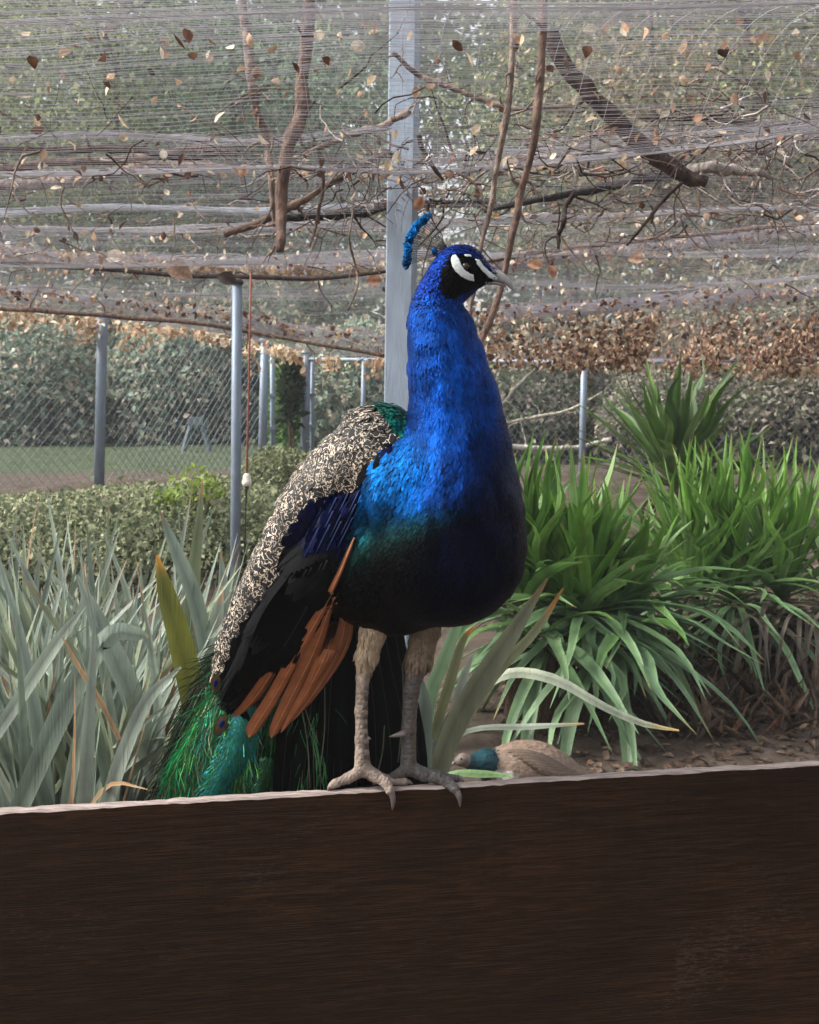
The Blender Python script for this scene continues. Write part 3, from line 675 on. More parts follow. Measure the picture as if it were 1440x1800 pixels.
# ------------------------------------------------------------------ strap-leaved plants
def strap_plant(name, label, cat, heads, colsets, widths, group=None, tips=None, skirt=None, pref=None):
    """heads: (x,y,d,n,Lmin,Lmax,elev lo,hi in deg,droop)"""
    c0 = P(*heads[0][:3]); g = float(gz(c0[0], c0[1]))
    root = empty(name, (c0[0], c0[1], g), label, cat, group)
    for hd in heads:
        x, y, d, n, L0, L1, e0, e1, dr = hd
        c = P(x, y, d); gg = float(gz(c[0], c[1]))
        if c[2] - gg > 0.08:
            m = MB(); m.tube(np.array([[c[0], c[1], gg - 0.05], [c[0] + 0.01, c[1], (gg + c[2]) / 2], c]), [0.045, 0.04, 0.03], 9, lin(92, 74, 60)); m.build('stem', M['bark'], root)
        for i in range(n):
            az = i * 2.39996 + rng.normal(0, 0.25); f = (i + 0.5) / n
            el = math.radians(e0 + (e1 - e0) * f + rng.normal(0, 7)); L = rng.uniform(L0, L1) * (0.8 + 0.2 * math.sin(math.pi * f))
            h = np.array([math.cos(az), math.sin(az), 0]); up = np.array([0, 0, 1.0])
            b0 = c + h * rng.uniform(0.0, 0.035) + up * (f - 0.5) * 0.08
            D = dr * rng.uniform(0.6, 1.4) * (0.25 + 1.25 * math.cos(el)); pts = []
            for t in (0, 0.25, 0.5, 0.75, 1):
                pts.append(b0 + L * t * (h * math.cos(el) + up * math.sin(el)) - up * L * D * t ** 2.3 + np.cross(h, up) * L * 0.05 * rng.normal() * t)
            w = rng.uniform(*widths)
            col = colsets[rng.integers(len(colsets))] * rng.uniform(0.8, 1.2); kk = sstep(0.9, 0.1, math.sin(el)) * (0.0 if colsets is GDARK else .75); col = col * (1 - kk) + GLAUC * rng.uniform(.8, 1.2) * kk
            tip = (col * 0.9, 1.2) if rng.random() < 0.5 or tips is None else (tips, rng.uniform(0.86, 0.95))
            V, F, C = blade(np.array(pts), np.array([w * 0.75, w, w * 0.92, w * 0.6, 0.001]), 0.22 + 0.15 * rng.random(), rng.normal(0, 0.35), None, (col, tip[0], tip[1]), 11)
            raw_mesh('leaf', V, F, M['strap'], root, C, True)
    if skirt:
        for (x, y, d, n, Ln, col) in skirt:
            for _ in range(n):
                c = P(x + rng.normal(0, 40), y + rng.normal(0, 18), d + rng.normal(0, 0.1)); az = rng.uniform(0, 6.28); h = np.array([math.cos(az), math.sin(az), 0])
                L = Ln * rng.uniform(0.6, 1.15); pts = [c, c + h * L * 0.28 + [0, 0, -0.02], c + h * L * 0.42 + [0, 0, -L * 0.35], c + h * L * 0.5 + [0, 0, -L * 0.85]]
                w = rng.uniform(*widths) * 0.55
                V, F, C = blade(np.array(pts), np.array([w, w, w * 0.7, 0.001]), 0.4, rng.normal(0, 0.8), None, (col * rng.uniform(0.7, 1.3), col * 0.7, 0.8), 9)
                raw_mesh('dead_leaf', V, F, M['strap'], root, C, True)
    return root
GLAUC = lin(128, 158, 124) * .72
GREEN = [lin(100, 142, 58), lin(116, 154, 70), lin(84, 126, 52), lin(124, 156, 92), lin(92, 134, 46)]
GREEN = [g * 0.98 for g in GREEN]
GDARK = [g * 0.5 for g in GREEN]
DEAD = lin(120, 106, 88) * 0.7
strap_plant('strap_leaf_plant', 'large bushy plant with broad green strap leaves right beside the peacock', 'plant',
            [(925, 1065, 4.35, 80, .54, .74, 0, 90, .24), (1030, 1070, 4.25, 80, .50, .70, -10, 88, .28), (1110, 1075, 4.4, 66, .46, .63, -15, 70, .30), (905, 1050, 4.3, 30, .50, .70, 50, 92, .05), (990, 1055, 4.3, 34, .48, .68, 45, 92, .05), (1065, 1065, 4.35, 26, .42, .62, 40, 90, .06), (960, 1130, 4.15, 34, .46, .60, -30, 40, .38), (1080, 1130, 4.2, 34, .46, .60, -40, 35, .40)],
            GREEN, (.036, .056), None, lin(150, 130, 70))
strap_plant('strap_leaf_plant', 'bright green grassy-topped strap plant at the right edge behind the larger clump', 'plant',
            [(1215, 1030, 5.0, 88, .52, .76, 20, 90, .08), (1290, 1025, 5.05, 90, .56, .80, 25, 90, .06), (1375, 1035, 5.0, 90, .54, .78, 15, 88, .08), (1290, 1060, 4.8, 50, .45, .65, -20, 40, .35), (1470, 1050, 5.1, 50, .5, .75, 0, 85, .16)],
            GREEN, (.026, .042), None, lin(140, 120, 70), [(1340, 1080, 4.7, 60, .5, DEAD * .8), (1430, 1085, 4.7, 36, .5, DEAD * .8)])
strap_plant('strap_leaf_plant', 'dark green spiky strap plant standing farthest back in front of the fence', 'plant',
            [(1185, 845, 6.6, 78, .60, .90, 8, 88, .05)], GDARK, (.045, .065), None, lin(110, 90, 60), [(1190, 880, 6.5, 20, .4, DEAD * 0.7)])

FLAX = [lin(148, 160, 146), lin(134, 148, 132), lin(160, 170, 154), lin(138, 148, 120), lin(122, 136, 120)]
FLAX = [f * 0.9 for f in FLAX]
OLIVE = lin(128, 130, 52) * 0.8; TAN = lin(186, 150, 112) * 0.8
def flax(label, x, d, n, seed):
    c = P(x, 0, d); c[2] = float(gz(c[0], c[1])) - 0.02
    root = empty('flax_plant', c, label, 'plant', 'grey-green flax clumps behind the board on the left')
    for i in range(n):
        az = rng.uniform(0, 6.283); spread = rng.uniform(0.0, 0.5) ** 1.0
        h = np.array([math.cos(az), 0.7 * math.sin(az), 0]); up = np.array([0, 0, 1.0]); L = rng.uniform(0.60, 1.0)
        b0 = c + h * rng.uniform(0.01, 0.12) + [rng.normal(0, .05), 0, 0]
        bend = rng.uniform(0, 0.22) + (0.35 if rng.random() < 0.08 else 0); lat = rng.normal(0, 0.05)
        pts = [b0 + L * t * (h * math.sin(spread) + up * math.cos(spread)) + h * L * bend * t ** 2.5 - up * L * bend * 0.5 * t ** 3 + np.cross(h, up) * L * lat * t * t for t in (0, .25, .5, .75, 1)]
        w = rng.uniform(.020, .038); col = FLAX[rng.integers(len(FLAX))] * rng.uniform(0.82, 1.18)
        if rng.random() < 0.06: col = TAN * 0.8; w *= 0.5
        sd = norm(np.array([1.0, rng.normal(0, 0.7), 0]))
        V, F, C = blade(np.array(pts), np.array([w * 0.8, w, w * 0.95, w * 0.62, 0.001]), 0.16, rng.normal(0, 0.5), sd, (col, TAN if rng.random() < 0.5 else col, rng.uniform(.88, .97)), 13)
        raw_mesh('leaf', V, F, M['strap'], root, C, True)
    return root
def feature(root, pts, d, col, tip, tf=0.9, side=None, fold=0.16, tw=0.0):
    """a leaf one can pick out: (x, y, width px [, distance])"""
    A = np.array([P(p[0], p[1], p[3] if len(p) > 3 else d) for p in pts]); w = np.array([p[2] * d / FPX for p in pts])
    V, F, C = blade(A, w, fold, tw, np.array([1.0, 0.25, 0]) if side is None else np.array(side, float), (col, tip, tf), 18)
    return raw_mesh('leaf', V, F, M['strap'], root, C, True)
f1 = flax('grey-green flax clump at the left picture edge', 0, 2.95, 78, 1)
f2 = flax('grey-green flax clump second from the left edge', 110, 2.75, 74, 2)
f3 = flax('grey-green flax clump with an olive-yellow blade, between the left clumps and the peacock train', 255, 2.85, 62, 3)
f4 = flax('grey-green flax clump farthest back beside the slim round post', 340, 3.3, 32, 4)
f5 = flax('grey-green flax clump at the back on the far left', 30, 3.5, 64, 5)
f6 = flax('grey-green flax clump at the back between the left clumps', 190, 3.4, 64, 6)
feature(f3, [(352, 1420, 30), (345, 1260, 44), (318, 1130, 42), (292, 1040, 30), (276, 975, 4)], 2.5, OLIVE, lin(206, 150, 70), 0.84)
feature(f3, [(370, 1400, 26), (372, 1200, 30), (345, 1060, 28), (310, 970, 22), (281, 898, 3)], 2.7, FLAX[1], lin(150, 120, 96), 0.9)
feature(f3, [(330, 1420, 26), (335, 1180, 30), (340, 1020, 24), (350, 920, 14), (356, 845, 2)], 2.75, lin(136, 146, 112) * .75, lin(190, 140, 110), 0.86)
feature(f4, [(395, 1300, 20), (392, 1120, 24), (393, 1040, 20), (388, 970, 3)], 3.0, FLAX[0], TAN, 0.9)
feature(f4, [(350, 1300, 20), (365, 1140, 28), (382, 1080, 22), (391, 1030, 3)], 2.9, FLAX[2] * 1.1, lin(206, 170, 140), 0.75)
feature(f2, [(30, 1430, 34), (120, 1230, 40), (190, 1120, 34), (240, 1115, 24), (262, 1122, 3)], 2.6, FLAX[1] * 0.9, TAN, 0.92, (0.6, 0, 0.8))
feature(f2, [(180, 1440, 26), (215, 1330, 26), (260, 1230, 22), (318, 1172, 4)], 2.45, FLAX[2] * 1.1, FLAX[2], 0.95, (0.7, 0, 0.6))
feature(f1, [(-20, 1310, 22), (40, 1220, 24), (100, 1130, 22), (150, 1065, 4)], 2.6, FLAX[2] * 1.15, FLAX[2], 0.95, (0.7, 0, 0.6))
feature(f2, [(290, 1430, 30), (235, 1230, 38), (180, 1110, 34), (135, 1010, 4)], 2.7, FLAX[0], FLAX[0], 0.95)
feature(f2, [(210, 1300, 8), (172, 1225, 9), (140, 1175, 8), (110, 1120, 3)], 2.5, TAN * 1.1, TAN, 0.9)

f7 = empty('flax_plant', P(745, 1500, 2.5) * [1, 1, 0], 'small flax with grey-olive blades and brown tips just right of the peacock legs', 'plant')
feature(f7, [(738, 1480, 30), (764, 1370, 34), (812, 1250, 40), (892, 1125, 33), (963, 1016, 3)], 2.45, lin(122, 124, 100) * .8, lin(150, 110, 70), 0.9, (1, 0.1, 0.5))
feature(f7, [(752, 1470, 20), (784, 1330, 24), (858, 1200, 22), (940, 1110, 17), (990, 1034, 3)], 2.55, lin(134, 136, 104) * .8, lin(176, 130, 70), 0.8, (1, 0.1, 0.5))
feature(f7, [(736, 1470, 26), (742, 1380, 32), (744, 1290, 32), (746, 1240, 24), (742, 1190, 3)], 2.3, FLAX[1] * 0.85, FLAX[1], 0.95)
feature(f7, [(744, 1470, 24), (770, 1350, 28), (790, 1300, 26), (812, 1200, 18), (832, 1150, 3)], 2.6, FLAX[2] * 0.8, FLAX[2], 0.95)
feature(f7, [(735, 1420, 20), (752, 1240, 26), (780, 1160, 24), (812, 1080, 16), (838, 1040, 3)], 2.7, lin(150, 182, 140) * .75, lin(190, 120, 60), 0.93)
feature(f7, [(760, 1300, 16), (790, 1200, 20), (812, 1130, 14), (834, 1100, 3)], 2.65, lin(130, 132, 96) * .8, lin(206, 130, 60), 0.75)
feature(f7, [(745, 1460, 16), (768, 1390, 18), (800, 1300, 18), (830, 1230, 10), (850, 1180, 2)], 2.5, FLAX[4] * .8, FLAX[4], 0.95)
feature(f7, [(768, 1460, 10), (800, 1290, 10), (845, 1215, 14), (885, 1186, 18), (930, 1182, 20), (990, 1199, 20), (1060, 1240, 16), (1130, 1271, 12), (1194, 1284, 3)], 2.6, lin(178, 186, 160) * .85, lin(190, 160, 96), 0.86, (0, 0.6, 0.8), 0.3)
feature(f7, [(770, 1440, 6), (800, 1310, 8), (838, 1281, 9), (930, 1277, 11), (1027, 1272, 3)], 2.6, lin(176, 186, 166) * .85, lin(206, 160, 110), 0.88, (0, 0.5, 0.8), 0.3)
feature(f7, [(730, 1400, 10), (790, 1362, 12), (850, 1360, 14), (900, 1364, 3)], 2.35, lin(128, 160, 104) * .8, lin(128, 160, 104), 0.95, (0, 0.7, 0.7), 0.2)
feature(f7, [(735, 1460, 26), (755, 1360, 30), (790, 1270, 26), (850, 1190, 18), (895, 1140, 3)], 2.7, FLAX[4] * .7, FLAX[4], 0.95)

# leaf litter and dry grass on the soil at the right
n = 5200
X = rng.uniform(0.35, 2.6, n); Y = rng.uniform(2.6, 6.2, n)
pos = np.stack([X, Y, gz(X, Y) + rng.uniform(0.0, 0.012, n)], 1)
dd = rng.normal(size=(n, 3)) * [1, 1, 0.25]
LIT = np.array([lin(128, 108, 92), lin(104, 86, 74), lin(150, 128, 108), lin(88, 72, 62), lin(138, 104, 82)]) * 0.8
tag(leaf_cloud('leaf_litter', pos, M['dryleaf'], None, (0.015, 0.05), (0.008, 0.03), LIT, 1.5, 0.3, 'stuff', dd, 0.15), 'brown leaf litter scattered over the soil at lower right', 'leaf litter')
n = 1500
X = rng.uniform(0.9, 2.4, n); Y = rng.uniform(4.0, 5.2, n)
pos = np.stack([X, Y, gz(X, Y)], 1)
tag(leaf_cloud('dry_grass', pos, M['dryleaf'], None, (0.06, 0.22), (0.003, 0.006), LIT * 1.1, 0.2, 0.1, 'stuff', rng.normal(size=(n, 3)) * [0.6, 0.6, 0.2] + [0, 0, 0.7], 0.3), 'thin dry grass under the strap plants at the right', 'grass')

# ------------------------------------------------------------------ beyond the fence: scrub, pale log, trees
branch([(860, 778, 8), (920, 786, 9), (985, 789, 9), (1030, 784, 8), (1075, 772, 8)], 9.0, 'pale curved log hanging level behind the fence right of the peacock breast', lin(186, 180, 170), 1)
branch([(880, 745, 5), (930, 735, 6), (1000, 720, 5), (1060, 690, 3)], 9.4, 'pale forked bare branch above the log behind the fence', lin(166, 158, 138), 9, tw=(30, 90))
branch([(850, 760, 9), (900, 690, 8), (950, 640, 5), (985, 600, 3)], 9.6, 'bare grey sapling leaning behind the fence right of the neck', lin(112, 108, 96), 9, 'sapling', (30, 100), cat='sapling')
SCR = np.array([lin(122, 122, 104), lin(104, 104, 88), lin(140, 132, 118), lin(90, 94, 74), lin(132, 120, 110)]) * 1.5
SCRUB = ((930, 10.6, .8, .75, 'greyish-green scrub bush behind the fence next to the peacock neck'),
         (1085, 11.0, .9, .9, 'grey scrub bush behind the far slim post'),
         (1230, 9.6, .8, .62, 'dry brownish scrub bush on the bank behind the dark spiky plant'),
         (1320, 11.4, .9, .9, 'tall dry scrub bush on the bank, half hidden by the dark spiky plant'),
         (1400, 9.2, .8, .6, 'low dry scrub bush on the bank at the right picture edge'),
         (1490, 10.8, 1.0, .9, 'tall scrub bush farthest right on the bank'))
for k, (x, d, w, h, lab) in enumerate(SCRUB):
    c = P(x, 0, d); g = float(gz(c[0], c[1])); y_ = HOR - (g + h * 0.5 - ZC) * FPX / d
    bush('scrub_bush', lab, 'bush', [(x, y_, d, w, .6, h), (x - 60, y_ + 20, d + .3, w * .7, .5, h * .7)], 6500, (0.03, 0.075), SCR if k else np.vstack([SCR, lin(110, 136, 92)[None] * .7]))
DSH = np.array([lin(84, 94, 84), lin(70, 82, 72), lin(104, 110, 96), lin(116, 106, 94)]) * 3.6
for x, d, w, h, lab in ((20, 13.2, 1.0, 1.0, 'dark shrub beyond the lawn at the far left'), (190, 14.2, 1.1, 1.2, 'dark shrub beyond the lawn behind the left fence post'), (300, 13.4, .8, 1.0, 'dark shrub beyond the lawn behind the pale frame'), (420, 13.8, .8, 1.3, 'dark shrub beyond the lawn behind the slim round post'), (610, 13.0, .8, .9, 'dark shrub behind the far fence left of the square post')):
    c = P(x, 0, d); g = float(gz(c[0], c[1])); y_ = HOR - (g + h * 0.55 - ZC) * FPX / d
    bush('dark_shrub', lab, 'shrub', [(x, y_, d, w, .6, h), (x + 50, y_ + 20, d + .3, w * .7, .5, h * .7)], 6000, (0.05, 0.1), DSH)

# pale A-shaped frame on the lawn seen through the left fence
fr = empty('garden_frame', P(345, 806, 12.0), 'pale blue-grey A-shaped frame on the lawn seen through the left fence', 'frame')
for x0, x1 in ((318, 338), (374, 352)):
    m = MB(); m.tube([P(x0, 808, 12), P(x1, 738, 12)], 0.03, 6, lin(96, 106, 112)); m.build('leg', M['plain'], fr, False)
m = MB(); m.tube([P(312, 803, 11.9), P(380, 803, 11.9)], 0.02, 6, lin(120, 126, 124)); m.build('foot_rail', M['plain'], fr, False)
m = MB(); c = P(345, 740, 12); m.box(c, (0.16, 0.1, 0.08), 0, lin(96, 106, 112)); m.build('ridge', M['plain'], fr, False)

def tree(x, d, ht, cr, cols, label, nclump=55, per=110, leaf=(0.07, 0.13), trunk=0.13, low=0.28, bare=0, name='tree'):
    c = P(x, 0, d); g = float(gz(c[0], c[1])); base = np.array([c[0], c[1], g])
    root = empty(name, base, label, 'tree', 'trees beyond the fence')
    m = MB(); lean = rng.normal(0, 0.25); u = np.linspace(0, 1, 9)
    tp = base + np.stack([lean * u + 0.12 * vnoise(u * 4, u * 0 + x, 2), 0.1 * vnoise(u * 4, u * 0 + x, 3), ht * 0.8 * u - 0.1], 1)
    m.tube(tp, np.interp(u, [0, .12, 1], [trunk * 1.4, trunk, trunk * 0.25]), 9, lin(92, 84, 78)); m.build('trunk', M['bark'], root)
    m = MB(); ends = []
    for _ in range(12 + bare):
        i = rng.integers(2, 8); az = rng.uniform(0, 6.28); L = cr * rng.uniform(0.6, 1.0); h = np.array([math.cos(az), math.sin(az), rng.uniform(0.1, 0.7)])
        e1 = tp[i] + h * L * 0.5 + rng.normal(0, .12, 3); e2 = tp[i] + h * L + rng.normal(0, .2, 3) + [0, 0, rng.uniform(-.3, .3)]
        m.tube(spline([tp[i], e1, e2], 7), np.linspace(trunk * 0.4, 0.012, 7), 6, lin(98, 90, 84)); ends += [e1, e2]
    m.build('limbs', M['bark'], root)['kind'] = 'stuff'
    cz = g + ht * (low + 1) / 2; rz = ht * (1 - low) / 2
    v = norm(rng.normal(size=(nclump, 3))) * (rng.uniform(0.25, 1, nclump) ** 0.5)[:, None] * [cr, cr, rz]
    cen = np.vstack([v + [base[0] + lean * .6, base[1], cz], np.array(ends)])
    k = rng.integers(0, len(cen), nclump * per); tone = rng.uniform(0.65, 1.3, len(cen))
    pos = cen[k] + rng.normal(0, 1, (len(k), 3)) * [0.36, 0.36, 0.24]
    n = len(pos); cc = cols[rng.integers(0, len(cols), n)] * (tone[k] * rng.uniform(0.75, 1.25, n))[:, None]
    V, F, C = cards(pos, rng.normal(size=(n, 3)), norm(rng.normal(size=(n, 3)) + [0, 0, .8]), rng.uniform(*leaf, n), rng.uniform(leaf[0] * .5, leaf[1] * .7, n), cc, 0.2, 0.1)
    o = raw_mesh('crown', V, F, M['leaf'], root, C); o['kind'] = 'stuff'
    return root
T1 = np.array([lin(118, 126, 92), lin(98, 108, 78), lin(138, 140, 106), lin(84, 94, 70)]) * 1.6
T2 = np.array([lin(78, 92, 76), lin(64, 78, 64), lin(92, 102, 84), lin(54, 66, 56)]) * 2.2
T3 = np.array([lin(128, 118, 96), lin(106, 100, 84), lin(146, 132, 108), lin(96, 104, 80)]) * 1.5
tree(-60, 15, 7.5, 2.4, T1, 'olive leafy tree at the far left beyond the lawn', 75, 120)
tree(170, 17, 8, 2.3, T1, 'olive leafy tree behind the left fence post', 75, 120)
tree(330, 19, 7.5, 2.2, T2, 'dark green tree behind the left fence, right of the left post', 75, 120)
tree(455, 16, 6.5, 1.7, T2, 'dark tree standing behind the gate posts', 60, 110)
tree(565, 22, 8, 2.2, T2, 'dark tree left of the square post', 60, 120, low=0.15)
tree(735, 26, 7, 1.6, T1, 'thin-crowned tree straight behind the square post, sky showing round it', 16, 90)
tree(950, 24, 6.2, 1.7, T2, 'sparse tree right of the square post', 34, 100, low=0.15)
tree(1010, 19, 7.5, 2.1, T1, 'leafy tree behind the far slim post', 60, 110)
tree(1170, 17, 7.5, 2.3, T3, 'brownish tree behind the dark spiky plant', 70, 110, low=0.15)
tree(1340, 16, 7.5, 2.3, T3, 'brownish tree on the bank at the right', 75, 110, low=0.12)
tree(1500, 15, 7.5, 2.4, T1, 'olive tree at the far right edge', 70, 110, low=0.12)
# far wood that closes the view
n = 60000
X = rng.uniform(-24, 24, n); Y = rng.uniform(34, 44, n); top = 5.0 + 1.2 * vnoise(X * 0.35, X * 0, 4) + 1.2 * vnoise(X * 1.1, X * 0, 5) + 9.5
Z = 0.4 + rng.uniform(0, 1, n) ** 0.85 * np.maximum(top, 1)
kp = (rng.random(n) > 0.97 * np.exp(-((X - 1.5) / 1.4) ** 2) * sstep(2.5, 3.5, Z) * (1 - 0.75 * sstep(8.5, 10, Z))); X, Y, Z = X[kp], Y[kp], Z[kp]
tag(leaf_cloud('far_wood', np.stack([X, Y, Z], 1), M['leaf'], None, (0.3, 0.6), (0.2, 0.4), np.vstack([T1, T2]), 0.6, 0.2), 'grey-green wood far off behind the trees', 'wood', kind='stuff')

# ------------------------------------------------------------------ thin overcast air
m = bpy.data.materials.new('haze'); m.use_nodes = True; nt = m.node_tree
nt.nodes.remove(nt.nodes['Principled BSDF'])
pv = nt.nodes.new('ShaderNodeVolumePrincipled'); pv.inputs['Color'].default_value = (0.93, 0.95, 0.97, 1); pv.inputs['Density'].default_value = 0.0033; pv.inputs['Anisotropy'].default_value = 0.2
nt.links.new(pv.outputs[0], nt.nodes['Material Output'].inputs['Volume'])
hz = MB(); hz.box((0, 115, 7.5), (320, 290, 18.5)); o = hz.build('haze', m, None, False); tag(o, 'thin pale air between the camera and the far trees', 'haze', kind='stuff')

# ------------------------------------------------------------------ smooth bodies: blended tapered limbs turned into one surface
def surface(f, org, h):
    """surface nets of a sampled field (negative inside) -> V, F"""
    ins = f < 0; nx, ny, nz = f.shape
    cs = [(i, j, k) for i in (0, 1) for j in (0, 1) for k in (0, 1)]
    sl = lambda c: tuple(slice(c[a], f.shape[a] - 1 + c[a]) for a in range(3))
    cnt = sum(ins[sl(c)].astype(np.int8) for c in cs)
    act = (cnt > 0) & (cnt < 8); ids = np.full(act.shape, -1, np.int64); idx = np.argwhere(act); ids[act] = np.arange(len(idx))
    acc = np.zeros((len(idx), 3)); num = np.zeros(len(idx))
    for a in range(8):
        for b in range(a + 1, 8):
            ca, cb = np.array(cs[a]), np.array(cs[b])
            if np.abs(ca - cb).sum() != 1: continue
            fa = f[tuple((idx + ca).T)]; fb = f[tuple((idx + cb).T)]
            ok = (fa < 0) != (fb < 0); t = np.where(ok, fa / np.where(ok, fa - fb, 1), 0)
            acc += np.where(ok[:, None], ca + t[:, None] * (cb - ca), 0); num += ok
    V = org + h * (idx + acc / num[:, None])
    Fs = []
    for ax in range(3):
        o1, o2 = [(1, 2), (2, 0), (0, 1)][ax]
        s0 = [slice(None)] * 3; s1 = [slice(None)] * 3; s0[ax] = slice(0, -1); s1[ax] = slice(1, None)
        A, B = ins[tuple(s0)], ins[tuple(s1)]
        e = np.argwhere(A != B); e = e[(e[:, o1] > 0) & (e[:, o2] > 0) & (e[:, o1] < f.shape[o1] - 1) & (e[:, o2] < f.shape[o2] - 1)]
        d1 = np.zeros(3, int); d1[o1] = 1; d2 = np.zeros(3, int); d2[o2] = 1
        q = np.stack([ids[tuple((e - d1 - d2).T)], ids[tuple((e - d2).T)], ids[tuple(e.T)], ids[tuple((e - d1).T)]], 1)
        flip = ~A[tuple(e.T)]; q[flip] = q[flip][:, ::-1]; Fs.append(q)
    F = np.vstack(Fs); return V, F[(F >= 0).all(1)]
def limb_field(prims, p, want_id=False):
    """prims: (A, B, ra, rb, k, id). Blended union distance at points p"""
    D = None; best = None; bid = None
    for A, B, ra, rb, k, pid in prims:
        ba = B - A; t = np.clip(((p - A) @ ba) / max(ba @ ba, 1e-12), 0, 1)
        d = np.linalg.norm(p - A - t[..., None] * ba, axis=-1) - (ra + (rb - ra) * t)
        if want_id:
            if best is None: best = d.copy(); bid = np.full(d.shape, pid)
            else: w = d < best; best[w] = d[w]; bid[w] = pid
        if D is None: D = d
        else:
            hh = np.clip(0.5 + 0.5 * (D - d) / k, 0, 1); D = D + (d - D) * hh - k * hh * (1 - hh)
    return (D, bid) if want_id else D
def chain(pts, k, pid):
    """pts: (x, y, d, radius px) -> prims"""
    out = []
    for a, b in zip(pts[:-1], pts[1:]):
        out.append((P(*a[:3]), P(*b[:3]), a[3] * a[2] / FPX, b[3] * b[2] / FPX, k, pid))
    return out
def solid(prims, h, pad=0.02, bump=None):
    A = np.array([[*(p[0] - p[2]), *(p[0] + p[2])] for p in prims] + [[*(p[1] - p[3]), *(p[1] + p[3])] for p in prims])
    lo = A[:, :3].min(0) - pad; hi = A[:, 3:].max(0) + pad; n = np.ceil((hi - lo) / h).astype(int) + 1
    g = np.stack(np.meshgrid(*[lo[i] + h * np.arange(n[i]) for i in range(3)], indexing='ij'), -1)
    f = limb_field(prims, g)
    if bump is not None: f = f + bump(g)
    return surface(f, lo, h)
def vert_normals(V, F):
    fn = np.cross(V[F[:, 2]] - V[F[:, 0]], V[F[:, 3]] - V[F[:, 1]]); N = np.zeros_like(V)
    for i in range(4): np.add.at(N, F[:, i], fn)
    return norm(N)
def sample(V, F, N, r, n):
    """spread points over a surface, about r apart"""
    tri = np.vstack([F[:, [0, 1, 2]], F[:, [0, 2, 3]]]); a, b, c = V[tri[:, 0]], V[tri[:, 1]], V[tri[:, 2]]
    ar = np.linalg.norm(np.cross(b - a, c - a), axis=1); k = rng.choice(len(tri), n, p=ar / ar.sum())
    u, v = rng.random(n), rng.random(n); s = u + v > 1; u[s] = 1 - u[s]; v[s] = 1 - v[s]
    p = a[k] + u[:, None] * (b - a)[k] + v[:, None] * (c - a)[k]
    nn = norm(N[tri[k, 0]] * (1 - u - v)[:, None] + N[tri[k, 1]] * u[:, None] + N[tri[k, 2]] * v[:, None])
    rr = np.broadcast_to(r if not callable(r) else r(p), (n,))
    key = np.floor(p / rr[:, None] + 0.5).astype(np.int64); key = key[:, 0] * 73856093 ^ key[:, 1] * 19349663 ^ key[:, 2] * 83492791 ^ (rr * 1e5).astype(np.int64)
    _, first = np.unique(key, return_index=True)
    return p[first], nn[first]
def feathers(p, n, t, L, W, lift, col, edge=0.7, tipk=1.0):
    """small body feathers lying along t on a surface with normal n -> V, F, C"""
    t = norm(t - n * (t * n).sum(1, keepdims=True)); s = np.cross(n, t)
    m = len(p); L = np.broadcast_to(L, (m,))[:, None]; W = np.broadcast_to(W, (m,))[:, None]; lift = np.broadcast_to(lift, (m,))[:, None]
    pt = lambda a, b, h: p + t * L * a + s * W * b + n * h
    V = np.stack([pt(0, 0, -0.0012), pt(.38, -.5, lift * .3), pt(.38, .5, lift * .3), pt(.6, 0, lift * .95 + 0.0006), pt(.82, -.36, lift * .75), pt(.82, .36, lift * .75), pt(1, 0, lift)], 1).reshape(-1, 3)
    i = (np.arange(m) * 7)[:, None, None]; T = np.array([[0, 3, 1], [0, 2, 3], [1, 3, 4], [2, 5, 3], [3, 6, 4], [3, 5, 6]])[None]
    F = (T + i).reshape(-1, 3)[:, ::-1]
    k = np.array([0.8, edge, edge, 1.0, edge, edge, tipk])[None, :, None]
    return V, F, (col[:, None, :] * k).reshape(-1, 3)
def inside(poly, x, y):
    poly = np.asarray(poly, float); r = np.zeros(np.shape(x), bool); j = len(poly) - 1
    for i in range(len(poly)):
        xi, yi = poly[i]; xj, yj = poly[j]
        r ^= ((yi > y) != (yj > y)) & (x < (xj - xi) * (y - yi) / (yj - yi + 1e-12) + xi); j = i
    return r

def plume_mat(name, rough, metal, spec=0.5, barbs=0.25, coat=0.0):
    m = mat(name, rough, metal, spec, noise=(70, 0.75, 1.3, (1, 1, 1)), bump=(700, barbs, (1, 1, 0.25)))
    m.node_tree.nodes['Principled BSDF'].inputs['Coat Weight'].default_value = coat
    return m
M['plume'] = plume_mat('iridescent_plumage', 0.46, 0.8, 0.1)
M['darkplume'] = plume_mat('black_plumage', 0.6, 0.0, 0.05)
M['quill'] = mat('flight_feather', 0.5, 0, 0.4, noise=(60, 0.8, 1.2, (1, 1, 1)), bump=(500, 0.25, (1, 1, 1)))
M['train'] = plume_mat('train_feather', 0.4, 0.45)
M['skin'] = mat('leg_scales', 0.6, 0, 0.4, noise=(90, 0.55, 1.35, (1, 1, 0.6)), bump=(210, 0.6, (1, 1, 0.7)))
M['face'] = mat('bare_face_skin', 0.6, 0, 0.3, noise=(200, 0.85, 1.1, (1, 1, 1)), bump=(600, 0.3, (1, 1, 1)))
M['horn'] = mat('beak_horn', 0.35, 0, 0.5, noise=(120, 0.8, 1.15, (1, 1, 1)))
M['eye'] = mat('eye', 0.22, 0, 0.4)
